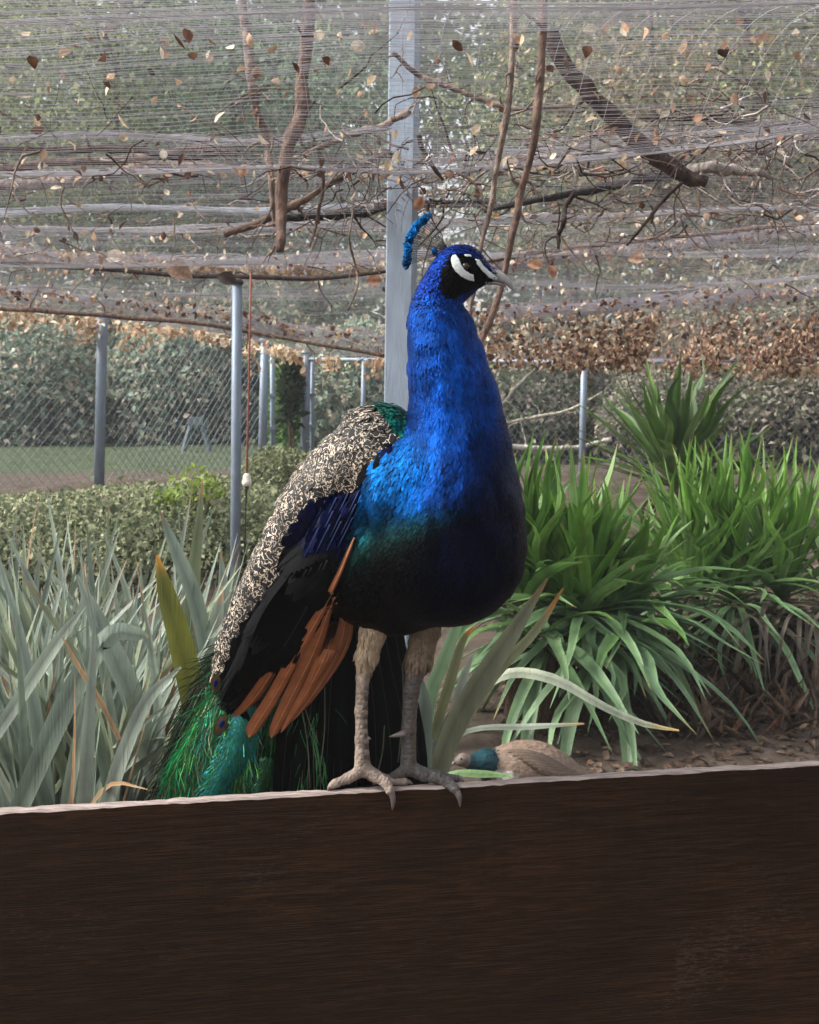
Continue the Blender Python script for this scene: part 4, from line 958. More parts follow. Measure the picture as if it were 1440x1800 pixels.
def barred_mat():
    m = bpy.data.materials.new('barred_feather'); m.use_nodes = True
    nt = m.node_tree; N, Lk = nt.nodes, nt.links; b = N['Principled BSDF']; b.inputs['Roughness'].default_value = 0.6; b.inputs['Specular IOR Level'].default_value = 0.3
    tc = N.new('ShaderNodeTexCoord'); a = N.new('ShaderNodeAttribute'); a.attribute_name = 'Rnd'
    c1 = N.new('ShaderNodeAttribute'); c1.attribute_name = 'Col'
    sc = N.new('ShaderNodeVectorMath'); sc.operation = 'SCALE'; sc.inputs[0].default_value = (0.0004, 0.0006, 0.0005); Lk.new(a.outputs['Fac'], sc.inputs['Scale'])
    ad = N.new('ShaderNodeVectorMath'); ad.operation = 'ADD'; Lk.new(tc.outputs['Object'], ad.inputs[0]); Lk.new(sc.outputs[0], ad.inputs[1])
    nz = N.new('ShaderNodeTexNoise'); nz.inputs['Scale'].default_value = 100; nz.inputs['Detail'].default_value = 1.2; nz.inputs['Distortion'].default_value = 0.7
    Lk.new(ad.outputs[0], nz.inputs['Vector'])
    s1 = N.new('ShaderNodeMath'); s1.operation = 'SUBTRACT'; s1.inputs[1].default_value = 0.5; Lk.new(nz.outputs[0], s1.inputs[0])
    s2 = N.new('ShaderNodeMath'); s2.operation = 'ABSOLUTE'; Lk.new(s1.outputs[0], s2.inputs[0])
    mr = N.new('ShaderNodeMapRange'); mr.inputs[1].default_value = 0.024; mr.inputs[2].default_value = 0.040; mr.inputs[3].default_value = 1; mr.inputs[4].default_value = 0
    Lk.new(s2.outputs[0], mr.inputs[0])
    mx = N.new('ShaderNodeMix'); mx.data_type = 'RGBA'; mx.inputs[6].default_value = (0.009, 0.010, 0.010, 1)
    Lk.new(mr.outputs[0], mx.inputs[0]); Lk.new(c1.outputs['Color'], mx.inputs[7]); Lk.new(mx.outputs[2], b.inputs['Base Color'])
    return m
M['barred'] = barred_mat()

# ------------------------------------------------------------------ the peacock
foot0 = P(680, 1376, 1.803); foot0[2] = BZ
cock = empty('peacock', foot0, 'blue peacock standing upright on the timber board with its head turned right', 'peacock')
def smooth_chain(pts, n, k, pid): return chain([tuple(q_) for q_ in spline(pts, n)], k, pid)
NECK = smooth_chain([(800, 478, 1.80, 41), (768, 535, 1.80, 42), (776, 590, 1.79, 60), (789, 655, 1.78, 71), (799, 720, 1.775, 80), (803, 800, 1.765, 97), (800, 890, 1.752, 117), (789, 962, 1.76, 126)], 26, 0.003, 1)
HEAD = chain([(814, 472, 1.80, 40), (808, 482, 1.80, 37)], 0.012, 2) + chain([(828, 478, 1.797, 33), (862, 484, 1.794, 13)], 0.010, 2)
BODY = chain([(789, 962, 1.76, 125), (692, 988, 1.83, 117), (560, 1005, 1.98, 78), (490, 1080, 2.05, 42)], 0.03, 3) + chain([(730, 858, 1.765, 98), (800, 890, 1.752, 110)], 0.02, 1)
FARWING = chain([(800, 860, 1.86, 90), (700, 980, 1.96, 70), (590, 1090, 2.06, 40)], 0.012, 6)
WING = smooth_chain([(668, 792, 1.80, 82), (575, 880, 1.84, 72), (500, 1000, 1.88, 58), (430, 1120, 1.93, 42), (386, 1212, 1.97, 14)], 14, 0.004, 4)
WING2 = chain([(640, 890, 1.785, 56), (570, 1000, 1.795, 60), (500, 1100, 1.83, 52), (428, 1202, 1.90, 32)], 0.008, 5)
NECK = [(*q_[:4], 0.012 if i == 0 else 0.003, q_[5]) for i, q_ in enumerate(NECK)]; WING[0] = (*WING[0][:4], 0.012, 4)
prims = NECK + HEAD + BODY + FARWING + WING + WING2
def ruffle(g):
    x, y = img(g); k = sstep(520, 580, y) * (1 - sstep(1000, 1080, y))
    return (0.0022 * vnoise(x * .045 + 3, y * .020, 3) + 0.0012 * vnoise(x * .11, y * .045, 4)) * k + 0.0026 * vnoise(x * .075, y * .045, 8) * sstep(535, 570, y) * (1 - sstep(620, 690, y))
bV, bF = solid(prims, 0.0042, bump=ruffle)
for _ in range(2):                                     # gentle smoothing
    acc = np.zeros_like(bV); cnt = np.zeros(len(bV))
    for i in range(4):
        for j in (1, 3):
            np.add.at(acc, bF[:, i], bV[bF[:, (i + j) % 4]]); np.add.at(cnt, bF[:, i], 1)
    bV = 0.5 * bV + 0.5 * acc / cnt[:, None]
bN = vert_normals(bV, bF)

X_MOT = lambda y: np.interp(y, [712, 764, 807, 839, 860, 876, 908, 961, 1028, 1063, 1116, 1169, 1215], [663, 703, 647, 636, 575, 545, 521, 511, 479, 441, 417, 393, 380])
X_BLUE = lambda y: np.interp(y, [700, 766, 799, 847, 874, 930, 985, 1040, 1085], [714, 702, 649, 638, 627, 615, 600, 577, 590])
ZP = lambda pts: [(640 + a / 4.5, 340 + b / 4.5) for a, b in pts]
FACE_BLACK = ZP([(700, 480), (650, 560), (612, 640), (605, 720), (620, 780), (680, 825), (750, 805), (800, 765), (880, 745), (960, 725), (1050, 700), (1050, 650), (990, 600), (940, 540), (880, 505), (790, 478)])
WHITES = [ZP([(700, 500), (725, 487), (748, 515), (768, 565), (795, 606), (832, 630), (862, 640), (866, 690), (820, 682), (766, 655), (724, 616), (700, 575), (692, 530)]),
          ZP([(876, 522), (905, 528), (942, 578), (990, 622), (1040, 655), (1080, 680), (1040, 684), (985, 662), (930, 614), (890, 562)]),
          ZP([(792, 488), (840, 490), (848, 503), (800, 501)])]
EYE = (819.5, 468.0)
def region(p, n):
    """0 blue plumage, 1 turquoise scales, 2 barred, 3 black wing, 4 dark belly, 5 black face, 6 wing coverts"""
    D, pid = limb_field(prims, p, True)
    x, y = img(p); near = (n * norm(p - np.array([0, 0, ZC]))).sum(1) < 0.25
    r = np.where(np.isin(pid, (4, 5, 6)), 3, 0)
    r = np.where((pid == 3), np.where(y > 1035, 4, 0), r)
    r = np.where((pid == 4) & ~near, 2, r)
    wing = np.isin(pid, (3, 4, 5, 6)) | (x < X_BLUE(y))
    w = near & wing & (x < X_BLUE(y) + 2)
    r = np.where(w, np.where(x < X_MOT(y), 2, 3), r)
    r = np.where(w & (y < 768) & (x > X_MOT(y)), 1, r)
    r = np.where(near & (pid == 4) & (y < 768) & (x > X_MOT(y)), 1, r)
    r = np.where(w & (r == 3) & (y < 965 - 0.25 * (630 - x)) & (x > 515), 6, r)
    r = np.where(near & ~w & np.isin(pid, (3, 5)) & (x >= X_BLUE(y)), 0, r)
    r = np.where((pid == 2) | (y < 545), np.where(inside(FACE_BLACK, x, y), 5, r), r)
    return r, x, y, pid
def plume_color(r, x, y, n):
    col = np.zeros((len(r), 3))
    K = lambda a, b, v: sstep(a, b, v)[:, None]
    blue, azure_lit, navy = np.array([0.0010, 0.032, 0.18]), np.array([0.0008, 0.062, 0.21]), np.array([0.0003, 0.0014, 0.012])  # azure and navy: lit and shaded versions of the breast blue
    teal, green, black = np.array([0.001, 0.030, 0.06]), np.array([0.001, 0.022, 0.018]), np.array([0.0010, 0.0012, 0.0016])
    c = np.tile(blue, (len(r), 1))
    c = c * (1 - 0.75 * K(540, 500, y)) + np.array([0.0015, 0.016, 0.15]) * 0.75 * K(540, 500, y)
    k_lit = K(730, 810, y) * K(800, 690, x + 0.25 * (y - 800)); c = c * (1 - k_lit) + azure_lit * k_lit  # brighter azure on the upper left breast: its lit side put into the colour
    kt = K(870, 925, y + 0.10 * (x - 650)); c = c * (1 - kt) + teal * kt
    kg = K(900, 960, y + 0.25 * (x - 650)); c = c * (1 - kg) + green * kg
    kb = K(930, 1015, y + 0.48 * (x - 620)); c = c * (1 - kb) + black * kb  # the belly's own black, reaching higher at the right to paint breast shade
    k_shade = K(745, 880, x + 0.22 * (y - 800)) * K(620, 800, y); c = c * (1 - k_shade * 0.92) + navy * k_shade * 0.92  # right side darkened to navy: its shade is painted into the plumage
    col[:] = c
    col[r == 1] = [0.006, 0.17, 0.12]; col[r == 2] = [0.52, 0.42, 0.32]; col[r == 3] = black; col[r == 4] = black; col[r == 5] = [0.0012, 0.0012, 0.002]; col[r == 6] = [0.0006, 0.0012, 0.016]
    return col
r_, x_, y_, _ = region(bV, bN)
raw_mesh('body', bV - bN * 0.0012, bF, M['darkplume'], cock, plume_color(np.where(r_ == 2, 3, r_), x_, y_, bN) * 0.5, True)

# flow of the plumage: every feather points tailwards
FLOW = [(P(*a), P(*b)) for a, b in zip([(850, 480, 1.79), (800, 470, 1.8), (770, 535, 1.8), (776, 590, 1.79), (790, 680, 1.78), (800, 790, 1.76), (790, 900, 1.72), (730, 880, 1.72), (668, 760, 1.80), (575, 880, 1.84), (500, 1000, 1.88), (640, 890, 1.74), (570, 1000, 1.75), (720, 1000, 1.75)],
                                       [(800, 470, 1.8), (766, 540, 1.8), (776, 590, 1.79), (789, 655, 1.78), (799, 780, 1.77), (780, 900, 1.74), (740, 1020, 1.74), (650, 1000, 1.76), (575, 880, 1.84), (500, 1000, 1.88), (400, 1190, 1.95), (570, 1000, 1.77), (430, 1200, 1.88), (640, 1060, 1.8)])]
def flow(p):
    T = np.zeros_like(p); 
    for a, b in FLOW:
        d2 = ((p - (a + b) / 2) ** 2).sum(1); T += norm(b - a) * np.exp(-d2 / (2 * 0.055 ** 2))[:, None]
    return norm(T + 1e-6)
def plumage(name, regs, r, L, W, lift, material, edge=0.75, spread=0.12, tint=0.18, n=90000, tipk=1.0, extra=None, colmul=1.0, soft=0.0):
    p, nn = sample(bV, bF, bN, r, n)
    rg, x, y, pid = region(p, nn); k = np.isin(rg, regs)
    if extra is not None: k &= extra(x, y)
    p, nn, rg, x, y = p[k], nn[k], rg[k], x[k], y[k]; m = len(p)
    t = flow(p) + rng.normal(0, spread, (m, 3))
    col = plume_color(rg, x, y, nn) * rng.lognormal(0, tint, (m, 1)) * colmul * (1 + 0.5 * vnoise(x * .06, y * .022, 14))[:, None]
    sc = rng.uniform(0.8, 1.25, m)
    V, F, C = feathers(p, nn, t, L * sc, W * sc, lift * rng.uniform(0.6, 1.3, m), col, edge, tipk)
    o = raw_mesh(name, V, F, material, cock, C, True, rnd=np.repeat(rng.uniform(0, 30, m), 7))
    o['kind'] = 'stuff'
    if soft:
        vn = norm(np.repeat(nn, 7, axis=0) * soft + np.repeat(norm(t), 7, axis=0) * rng.normal(0, .10, (7 * m, 1)) + np.array([o.data.vertices[i].normal[:] for i in range(len(o.data.vertices))]) * (1 - soft))
        o.data.normals_split_custom_set_from_vertices([tuple(v) for v in vn])
    return o
hid = lambda x, y: ~(inside(WHITES[0], x, y) | inside(WHITES[1], x, y) | inside(WHITES[2], x, y) | (np.hypot(x - EYE[0], y - EYE[1]) < 9))
plumage('head_feathers', [0, 5], 0.0032, .0070, .0046, .0016, M['plume'], 0.35, 0.18, 0.45, 160000, extra=lambda x, y: hid(x, y) & (y < 545))
plumage('neck_feathers', [0], 0.0036, .017, .0036, .0011, M['plume'], 0.85, 0.22, 0.20, 260000, extra=lambda x, y: (y >= 535) & (y < 800), soft=.86)
plumage('breast_feathers', [0, 4], 0.0050, .019, .0058, .0011, M['plume'], 0.72, 0.16, 0.28, 260000, extra=lambda x, y: y >= 785, soft=.82)
plumage('mantle_scales', [1], 0.0062, .012, .0098, .0018, M['plume'], 0.18, 0.06, 0.15, 160000)
plumage('barred_feathers', [2], 0.0085, .026, .016, .0020, M['barred'], 1.0, 0.10, 0.10, 120000, extra=lambda x, y: y < 1208, soft=.5)
plumage('wing_coverts', [6], 0.013, .034, .016, .0030, M['plume'], 0.8, 0.06, 0.3, 90000)
plumage('black_feathers', [3], 0.010, .045, .013, .0014, M['darkplume'], 0.9, 0.05, 0.3, 90000, soft=.8)

# bare white face patches, eye, beak
bvh = BVHTree.FromPolygons([tuple(v) for v in bV], [tuple(int(i) for i in f) for f in bF])
def on_skin(x, y, off):
    d = Vector(P(x, y, 1.0) - np.array([0, 0, ZC])).normalized()
    h = bvh.ray_cast(Vector((0, 0, ZC)), d)
    if h[0] is None: return P(x, y, 1.79)
    return np.array(h[0]) + np.array(h[1]) * off
for poly in WHITES:
    # fine grid laid on the head just proud of the feathers
    pc = np.array(poly); x0, y0 = pc.min(0) - 1; x1, y1 = pc.max(0) + 1; st = 0.8
    gx_, gy_ = np.meshgrid(np.arange(x0, x1, st), np.arange(y0, y1, st), indexing='ij'); inn = inside(poly, gx_ + .3 * vnoise(gx_ * .8, gy_ * .8, 3), gy_ + .3 * vnoise(gx_ * .8, gy_ * .8, 4)); idn = {}
    V, F = [], []
    def vid(i, j):
        if (i, j) not in idn:
            e_ = inn[max(i - 1, 0):i + 2, max(j - 1, 0):j + 2].mean()
            idn[(i, j)] = len(V); V.append(on_skin(gx_[i, j], gy_[i, j], 0.0012 + 0.0022 * e_ + 0.00025 * vnoise(gx_[i, j] * .9, gy_[i, j] * .9, 6)))
        return idn[(i, j)]
    for i in range(gx_.shape[0] - 1):
        for j in range(gx_.shape[1] - 1):
            if inn[i, j] or inn[i + 1, j + 1]: F.append((vid(i, j), vid(i + 1, j), vid(i + 1, j + 1), vid(i, j + 1)))
    raw_mesh('face_patch', np.array(V), F, M['face'], cock, np.tile(lin(206, 212, 208) * 0.9, (len(V), 1)), True)
def ellipsoid(mb, c, r, col, nu=14, nv=9, R=None):
    V = []; 
    for i in range(nv + 1):
        a = math.pi * i / nv
        for j in range(nu):
            b = 2 * math.pi * j / nu; V.append((math.sin(a) * math.cos(b) * r[0], math.sin(a) * math.sin(b) * r[1], math.cos(a) * r[2]))
    V = np.array(V)
    if R is not None: V = V @ np.asarray(R)
    F = [(i * nu + j, i * nu + (j + 1) % nu, (i + 1) * nu + (j + 1) % nu, (i + 1) * nu + j) for i in range(nv) for j in range(nu)]
    mb.add(V + np.asarray(c), F, col); return mb
ec = on_skin(*EYE, -0.0018)
ellipsoid(MB(), ec, (0.0066, 0.0054, 0.0066), (0.030, 0.012, 0.006)).build('eye', M['eye'], cock)
ev = norm(np.array([0, 0, ZC]) - ec)
ellipsoid(MB(), ec + ev * 0.0030 + np.array([0.0006, 0, 0]), (0.0030, 0.0022, 0.0030), (0.002, 0.002, 0.002)).build('pupil', M['eye'], cock)
def beak(rows, d, name, col, hw0, parent):
    V = []; n = 12
    for i, (x, yt, yb) in enumerate(rows):
        t = i / (len(rows) - 1); c = P(x, (yt + yb) / 2, d); hz = (yb - yt) / 2 * d / FPX; hw = hw0 * (1 - t) ** 0.7 + 0.0004
        for j in range(n):
            a = 2 * math.pi * j / n; V.append(c + [0, hw * math.cos(a), hz * math.sin(a)])
    F = [(i * n + j, i * n + (j + 1) % n, (i + 1) * n + (j + 1) % n, (i + 1) * n + j) for i in range(len(rows) - 1) for j in range(n)] + [tuple(range(n))[::-1], tuple((len(rows) - 1) * n + j for j in range(n))]
    cc = np.repeat([np.asarray(col) * (1 - 0.25 * i / len(rows)) for i in range(len(rows))], n, axis=0)
    return raw_mesh(name, np.array(V), F, M['horn'], parent, cc, True)
BK = lin(150, 144, 142)
up_ = beak([(848, 470, 494), (858, 470.5, 493.5), (868, 472.5, 494), (878, 475.5, 496), (888, 481.5, 500), (896, 489.5, 506), (900.5, 497, 509.5), (903, 507, 512)], 1.794, 'upper_beak', BK, 0.0105, cock)
beak([(846, 493, 500), (860, 493.5, 500.5), (872, 494.5, 501), (882, 497.5, 503), (890, 502, 505.5)], 1.794, 'lower_beak', BK * 0.75, 0.0085, cock)
m = MB(); nv_ = P(870, 480, 1.7845); ellipsoid(m, nv_, (0.0042, 0.0022, 0.0016), (0.02, 0.016, 0.016), 10, 6); m.build('nostril', M['horn'], cock)

# crest: each feather a shaft with its fan-shaped tip
arc = spline(np.array(ZP([(488, 196), (452, 232), (418, 272), (392, 312), (372, 350), (358, 392), (350, 436), (345, 480), (342, 524), (338, 566)])), 24)
for i, (ax, ay) in enumerate(arc):
    t = i / 23.0; dd = 1.80 + rng.uniform(-0.012, 0.012)
    root_ = P(788 - 8 * t, 437 + 9 * t, 1.80); tip = P(ax + rng.normal(0, .8), ay + rng.normal(0, .8), dd)
    mid = (root_ + tip) / 2 + [0, (dd - 1.8) * .3, 0.004 * (1 - t)]
    m = MB(); m.tube(spline([root_, mid, tip], 8), np.linspace(0.00055, 0.0004, 8), 4, lin(84, 78, 78) * .6); cf = m.build('crest_feather', M['plain'], cock)
    u = norm(tip - root_); s = norm(np.cross(u, [0, 1, 0])); R = np.array([u, s, np.cross(u, s)])
    m = MB(); ccol = np.array([0.002, 0.105, 0.30]) * rng.uniform(0.25, 1.7)
    for q_ in range(26):
        a_ = rng.normal(0, .42); b_ = rng.normal(0, .3); dv = norm(u * math.cos(a_) + s * math.sin(a_) + np.array([0, math.sin(b_), 0])); L_ = rng.uniform(.010, .0155)
        st = tip - u * 0.0065; m.tube([st, st + dv * L_ * .5, st + dv * L_ * .88, st + dv * L_], [.0004, .0010, .0011, .0003], 4, ccol * rng.uniform(.5, 1.5))
    m.build('feather_tip', M['plume'], cf)
rt = P(782, 441, 1.797); tp_ = P(767, 442, 1.795); m = MB(); m.tube([rt, (rt + tp_) / 2, tp_], 0.0004, 4, lin(90, 86, 84)); cf = m.build('crest_feather', M['plain'], cock)
m = MB(); ellipsoid(m, P(764, 441, 1.795), (0.0050, 0.0022, 0.0065), (0.004, 0.05, 0.16), 9, 6); m.build('feather_tip', M['plume'], cf)

# legs and feet: one smooth limb each, claws and spur as horn
def leg(thigh, toes, claws, spur, cA, cB, dark):
    pr = chain(thigh, 0.006, 1)
    for t_ in toes: pr += chain(t_, 0.004, 2)
    def bump(g):
        x, y = img(g); k = sstep(1195, 1215, y) * (1 - sstep(1330, 1345, y)); kt = sstep(1352, 1360, y)
        return -0.0007 * k * np.abs(np.sin(y * 0.36)) - 0.0006 * kt * np.abs(np.sin(x * 0.45 + y * 0.3))
    V, F = solid(pr, 0.0015, 0.006, bump); N = vert_normals(V, F)
    x, y = img(V); cxy = np.interp(y, [t_[1] for t_ in thigh], [t_[0] for t_ in thigh])
    k = sstep(1150, 1200, y + 6 * vnoise(x * .3, y * .2, 2))[:, None]; C = cA * (1 - k) + cB * k
    s = (sstep(0, 7, x - cxy) * sstep(1190, 1225, y) * (1 - sstep(1340, 1350, y)))[:, None] * (0.55 + 0.45 * np.sign(np.sin(y * 0.36 + 0.6 * np.sin(y * 0.05))))[:, None]
    C = C * (1 - s * 0.75) + dark * s * 0.75
    C = C * (1 + 0.22 * vnoise(x * 0.28, y * 0.28, 7))[:, None]
    lg = raw_mesh('leg', V, F, M['skin'], cock, C, True)
    for c_ in claws:
        A = spline([np.append(P(*q_[:3]), q_[3] * q_[2] / FPX) for q_ in c_], 9); m = MB(); m.tube(A[:, :3], np.maximum(A[:, 3], 0.0005), 9, lin(104, 92, 90)); m.build('claw', M['horn'], lg)
    for c_ in spur:
        A = spline([np.append(P(*q_[:3]), q_[3] * q_[2] / FPX) for q_ in c_], 7); m = MB(); m.tube(A[:, :3], np.maximum(A[:, 3], 0.0005), 8, lin(120, 108, 100)); m.build('spur', M['horn'], lg)
    # soft tan feathers of the thigh, ending in a ragged hem
    p, nn = sample(V, F, N, 0.0042, 60000); px, py = img(p); kk = py < 1168 + 10 * np.sin(px * .5); p, nn = p[kk], nn[kk]
    V2, F2, C2 = feathers(p, nn, np.tile([0.02, 0, -1.0], (len(p), 1)) + rng.normal(0, .16, (len(p), 3)), rng.uniform(.010, .019, len(p)), rng.uniform(.003, .006, len(p)), rng.uniform(.001, .003, len(p)), cA * rng.lognormal(0, .16, (len(p), 1)), 0.85)
    o = raw_mesh('thigh_feathers', V2, F2, M['quill'], lg, C2, True); o['kind'] = 'stuff'
leg([(672, 1040, 1.795, 40), (656, 1110, 1.793, 21), (646, 1150, 1.793, 17.5), (638, 1190, 1.793, 11.5), (635, 1250, 1.793, 10), (636, 1300, 1.793, 10.5), (637, 1346, 1.793, 14)],
    [[(638, 1350, 1.793, 13), (660, 1364, 1.79, 10.5), (678, 1375, 1.783, 8.5), (686, 1390, 1.776, 8)],
     [(636, 1354, 1.795, 11), (612, 1368, 1.795, 8.5), (590, 1377, 1.79, 6.5), (583, 1381, 1.787, 5.5)],
     [(645, 1357, 1.797, 10), (680, 1371, 1.803, 7.5), (712, 1374, 1.806, 6.5)], [(645, 1356, 1.80, 9), (652, 1366, 1.806, 7)]],
    [[(686, 1388, 1.776, 7), (691, 1404, 1.774, 5), (690, 1424, 1.776, 1)], [(585, 1380, 1.788, 5), (579, 1384, 1.785, 4), (576, 1391, 1.783, 1)], [(710, 1374, 1.806, 6), (718, 1374, 1.806, 4), (726, 1378, 1.806, 1)]],
    [[(645, 1297, 1.79, 4), (649, 1298, 1.788, 2.5), (652, 1299, 1.787, .8)]], lin(178, 154, 124) * .70, lin(158, 140, 126) * .70, lin(56, 32, 22))
leg([(752, 1030, 1.815, 42), (749, 1100, 1.815, 24), (737, 1158, 1.815, 21), (729, 1184, 1.815, 16), (723, 1213, 1.815, 13.5), (719, 1280, 1.815, 11.5), (718, 1340, 1.815, 14)],
    [[(720, 1350, 1.813, 13), (745, 1361, 1.812, 11.5), (770, 1366, 1.810, 11), (788, 1376, 1.804, 9), (800, 1388, 1.793, 8)],
     [(735, 1358, 1.815, 9), (785, 1367, 1.822, 6.5), (804, 1369, 1.824, 6)],
     [(714, 1352, 1.812, 11), (692, 1366, 1.807, 7.5), (672, 1373, 1.803, 5.5)]],
    [[(800, 1387, 1.793, 7), (807, 1400, 1.789, 5), (809, 1418, 1.791, 1)], [(802, 1369, 1.824, 5.5), (810, 1369, 1.824, 4.5), (817, 1376, 1.824, 1)], [(674, 1372, 1.803, 5), (664, 1374, 1.80, 3.5), (656, 1379, 1.80, 1)]],
    [[(712, 1288, 1.808, 6), (698, 1292, 1.80, 4), (684, 1295, 1.797, .8)]], lin(150, 126, 100) * .45, lin(104, 98, 94) * .5, lin(110, 84, 52) * .55)

# long flight feathers
def quill(name, pts, col, rachis, fold=0.05, side=(0.85, 0.1, 0.5), n=16, m_='quill', parent=cock, round_=True):
    A = np.array([P(*p[:3]) for p in pts]); w = np.array([p[3] * p[2] / FPX for p in pts])
    P4 = spline(np.column_stack([A, w]), n); t = norm(np.gradient(P4[:, :3], axis=0)); sd = np.asarray(side, float); V = []
    wv = np.maximum(P4[:, 3], 0.0006)
    if round_:
        u = np.linspace(0, 1, n); wv = wv * np.sqrt(np.clip(1 - sstep(0.86, 1.0, u) * 0.97, 0, 1))
    for i in range(n):
        s = norm(sd - t[i] * np.dot(sd, t[i])); nn = np.cross(s, t[i]); nn = nn * (1 if nn[1] < 0 else -1)
        hw = wv[i] / 2
        for k, h in ((-1.1, -0.4), (-0.5, 0.05), (-0.06, 0.12), (0.06, 0.12), (0.5, 0.0), (0.9, -0.4)):
            V.append(P4[i, :3] + s * hw * k + nn * hw * h * 0.35 + t[i] * hw * 0.15 * rng.normal() * (abs(k) > .8))
    F = [(6 * i + j, 6 * i + j + 1, 6 * i + j + 7, 6 * i + j + 6) for i in range(n - 1) for j in range(5)]
    C = np.tile(np.asarray(col, float), (len(V), 1)); C[0::6] *= 0.6; C[5::6] *= 0.55; C[1::6] *= 1.0 + 0.1 * rng.normal(size=(len(C[1::6]), 1))
    o = raw_mesh(name, np.array(V), F, M[m_], parent, C, False)
    mb = MB(); mb.tube(P4[:, :3] + np.array([0, -0.0012, 0]), np.linspace(0.0012, 0.0003, n), 5, rachis); mb.build('rachis', M['quill'], o)
    return o
RUF = lin(188, 112, 68) * 0.74
RR = lin(210, 150, 110) * .7
def skin_path(pts, off):
    """points laid on the body surface: (x, y, width) -> (x, y, d, width)"""
    out = []
    for i, (x, y, w) in enumerate(pts):
        p = on_skin(x, y, 0.0); out.append((x, y, p[1] - off, w))
    return out
quill('flight_feather', skin_path([(584, 1042, 13), (560, 1085, 23)], .0036) + [(526, 1146, 1.806, 31), (484, 1222, 1.84, 29), (450, 1275, 1.852, 27), (438, 1296, 1.856, 18)], RUF, RR)
quill('flight_feather', skin_path([(588, 1050, 12), (574, 1085, 20)], .0028) + [(552, 1146, 1.818, 33), (514, 1222, 1.846, 29), (486, 1278, 1.857, 21), (477, 1297, 1.86, 10)], RUF * 0.78, RR)
quill('flight_feather', skin_path([(592, 1060, 12), (586, 1090, 18)], .0020) + [(577, 1142, 1.828, 31), (542, 1212, 1.851, 23), (508, 1266, 1.862, 14), (494, 1288, 1.866, 6)], RUF * 1.0, RR)
quill('flight_feather', [(611, 1060, 1.824, 16), (600, 1128, 1.840, 24), (568, 1194, 1.855, 18), (532, 1246, 1.866, 10), (514, 1268, 1.87, 4)], RUF * 0.7, RR * .9)
quill('flight_feather', [(616, 1070, 1.830, 14), (612, 1122, 1.845, 16), (590, 1172, 1.857, 12), (552, 1226, 1.868, 7), (530, 1252, 1.872, 3)], RUF * 0.85, RR * .8)
quill('flight_feather', [(560, 1060, 1.800, 14), (500, 1150, 1.82, 26), (452, 1222, 1.855, 32), (426, 1250, 1.868, 28), (412, 1262, 1.872, 14)], RUF, RR)
for dx, w_ in ((-2, 7), ):                       # the folded leading feather running up along the flank
    quill('flight_feather', skin_path([(625 + dx, 945, 3), (614 + dx, 972, w_), (600 + dx, 1006, w_ + 2), (584 + dx, 1040, w_ + 4), (574 + dx, 1066, w_ + 3)], 0.0040), RUF * 1.05, RR * 1.05, round_=False)
for k in range(7):                                      # black secondaries laid over the folded wing
    q_ = [(575 - 9 * k, 985 + 4 * k, 18), (535 - 10 * k, 1075 + 1 * k, 27), (490 - 8 * k, 1150 + 3 * k, 28), (450 - 6 * k, 1205 + 2 * k, 22)]
    quill('secondary_feather', skin_path(q_, 0.003 + .0004 * k), np.array([0.0012, 0.0012, 0.0016]), np.array([0.0016, 0.0016, 0.002]), m_='darkplume')
for k in range(3):
    quill('secondary_feather', [(500 - 14 * k, 1120, 1.80 + .01 * k, 26), (462 - 14 * k, 1180, 1.84 + .008 * k, 30), (432 - 12 * k, 1222, 1.865 + .006 * k, 28), (412 - 9 * k, 1244 - 5 * k, 1.88 + .004 * k, 18)], np.array([0.0012, 0.0012, 0.0016]), np.array([0.0016, 0.0016, 0.002]), m_='darkplume')
for k in range(12):                                     # glossy navy coverts over the black wing
    r_i, c_i = k % 3, k // 3
    x0, y0 = 632 - 20 * c_i - 6 * r_i, 862 + 6 * c_i + 24 * r_i
    q_ = [(x0, y0, 8), (x0 - 9, y0 + 18, 14), (x0 - 19, y0 + 38, 15), (x0 - 26, y0 + 52, 12)]
    quill('covert_feather', skin_path(q_, 0.004 + .001 * (2 - r_i)), np.array([0.0006, 0.0025, 0.020]) * rng.uniform(.4, 1.9), np.array([0.002, 0.018, 0.10]), fold=.12, m_='plume')
# dark tail feathers hanging behind the legs
for k in range(22):
    x0 = 585 + 6 * k; x1 = 552 + 8.6 * k + rng.normal(0, 7)
    quill('tail_feather', [(x0 - 25, 1040, 1.99 + .008 * (k % 3), 30), (x0 - 10, 1150, 2.0 + .01 * (k % 3), 34), (x1, 1330, 1.99 + .01 * (k % 3), 34), (x1 + rng.normal(-4, 8), 1560, 1.99 + .01 * (k % 3), 26)], np.array([0.0034, 0.0032, 0.0036]) * rng.uniform(.4, 1.7), np.array([0.008, 0.008, 0.008]), side=(1, 0.15, 0), m_='darkplume')

for k in range(9):
    quill('tail_feather', [(560 + 6 * k, 1030, 1.90, 26), (545 + 7 * k, 1130, 1.905 + .004 * (k % 3), 34), (505 + 12 * k, 1290, 1.925 + .006 * (k % 3), 34), (490 + 13 * k, 1500, 1.95, 24)], np.array([0.0026, 0.0026, 0.003]) * rng.uniform(.4, 1.7), np.array([0.006, 0.006, 0.006]), side=(1, 0.15, 0), m_='darkplume')
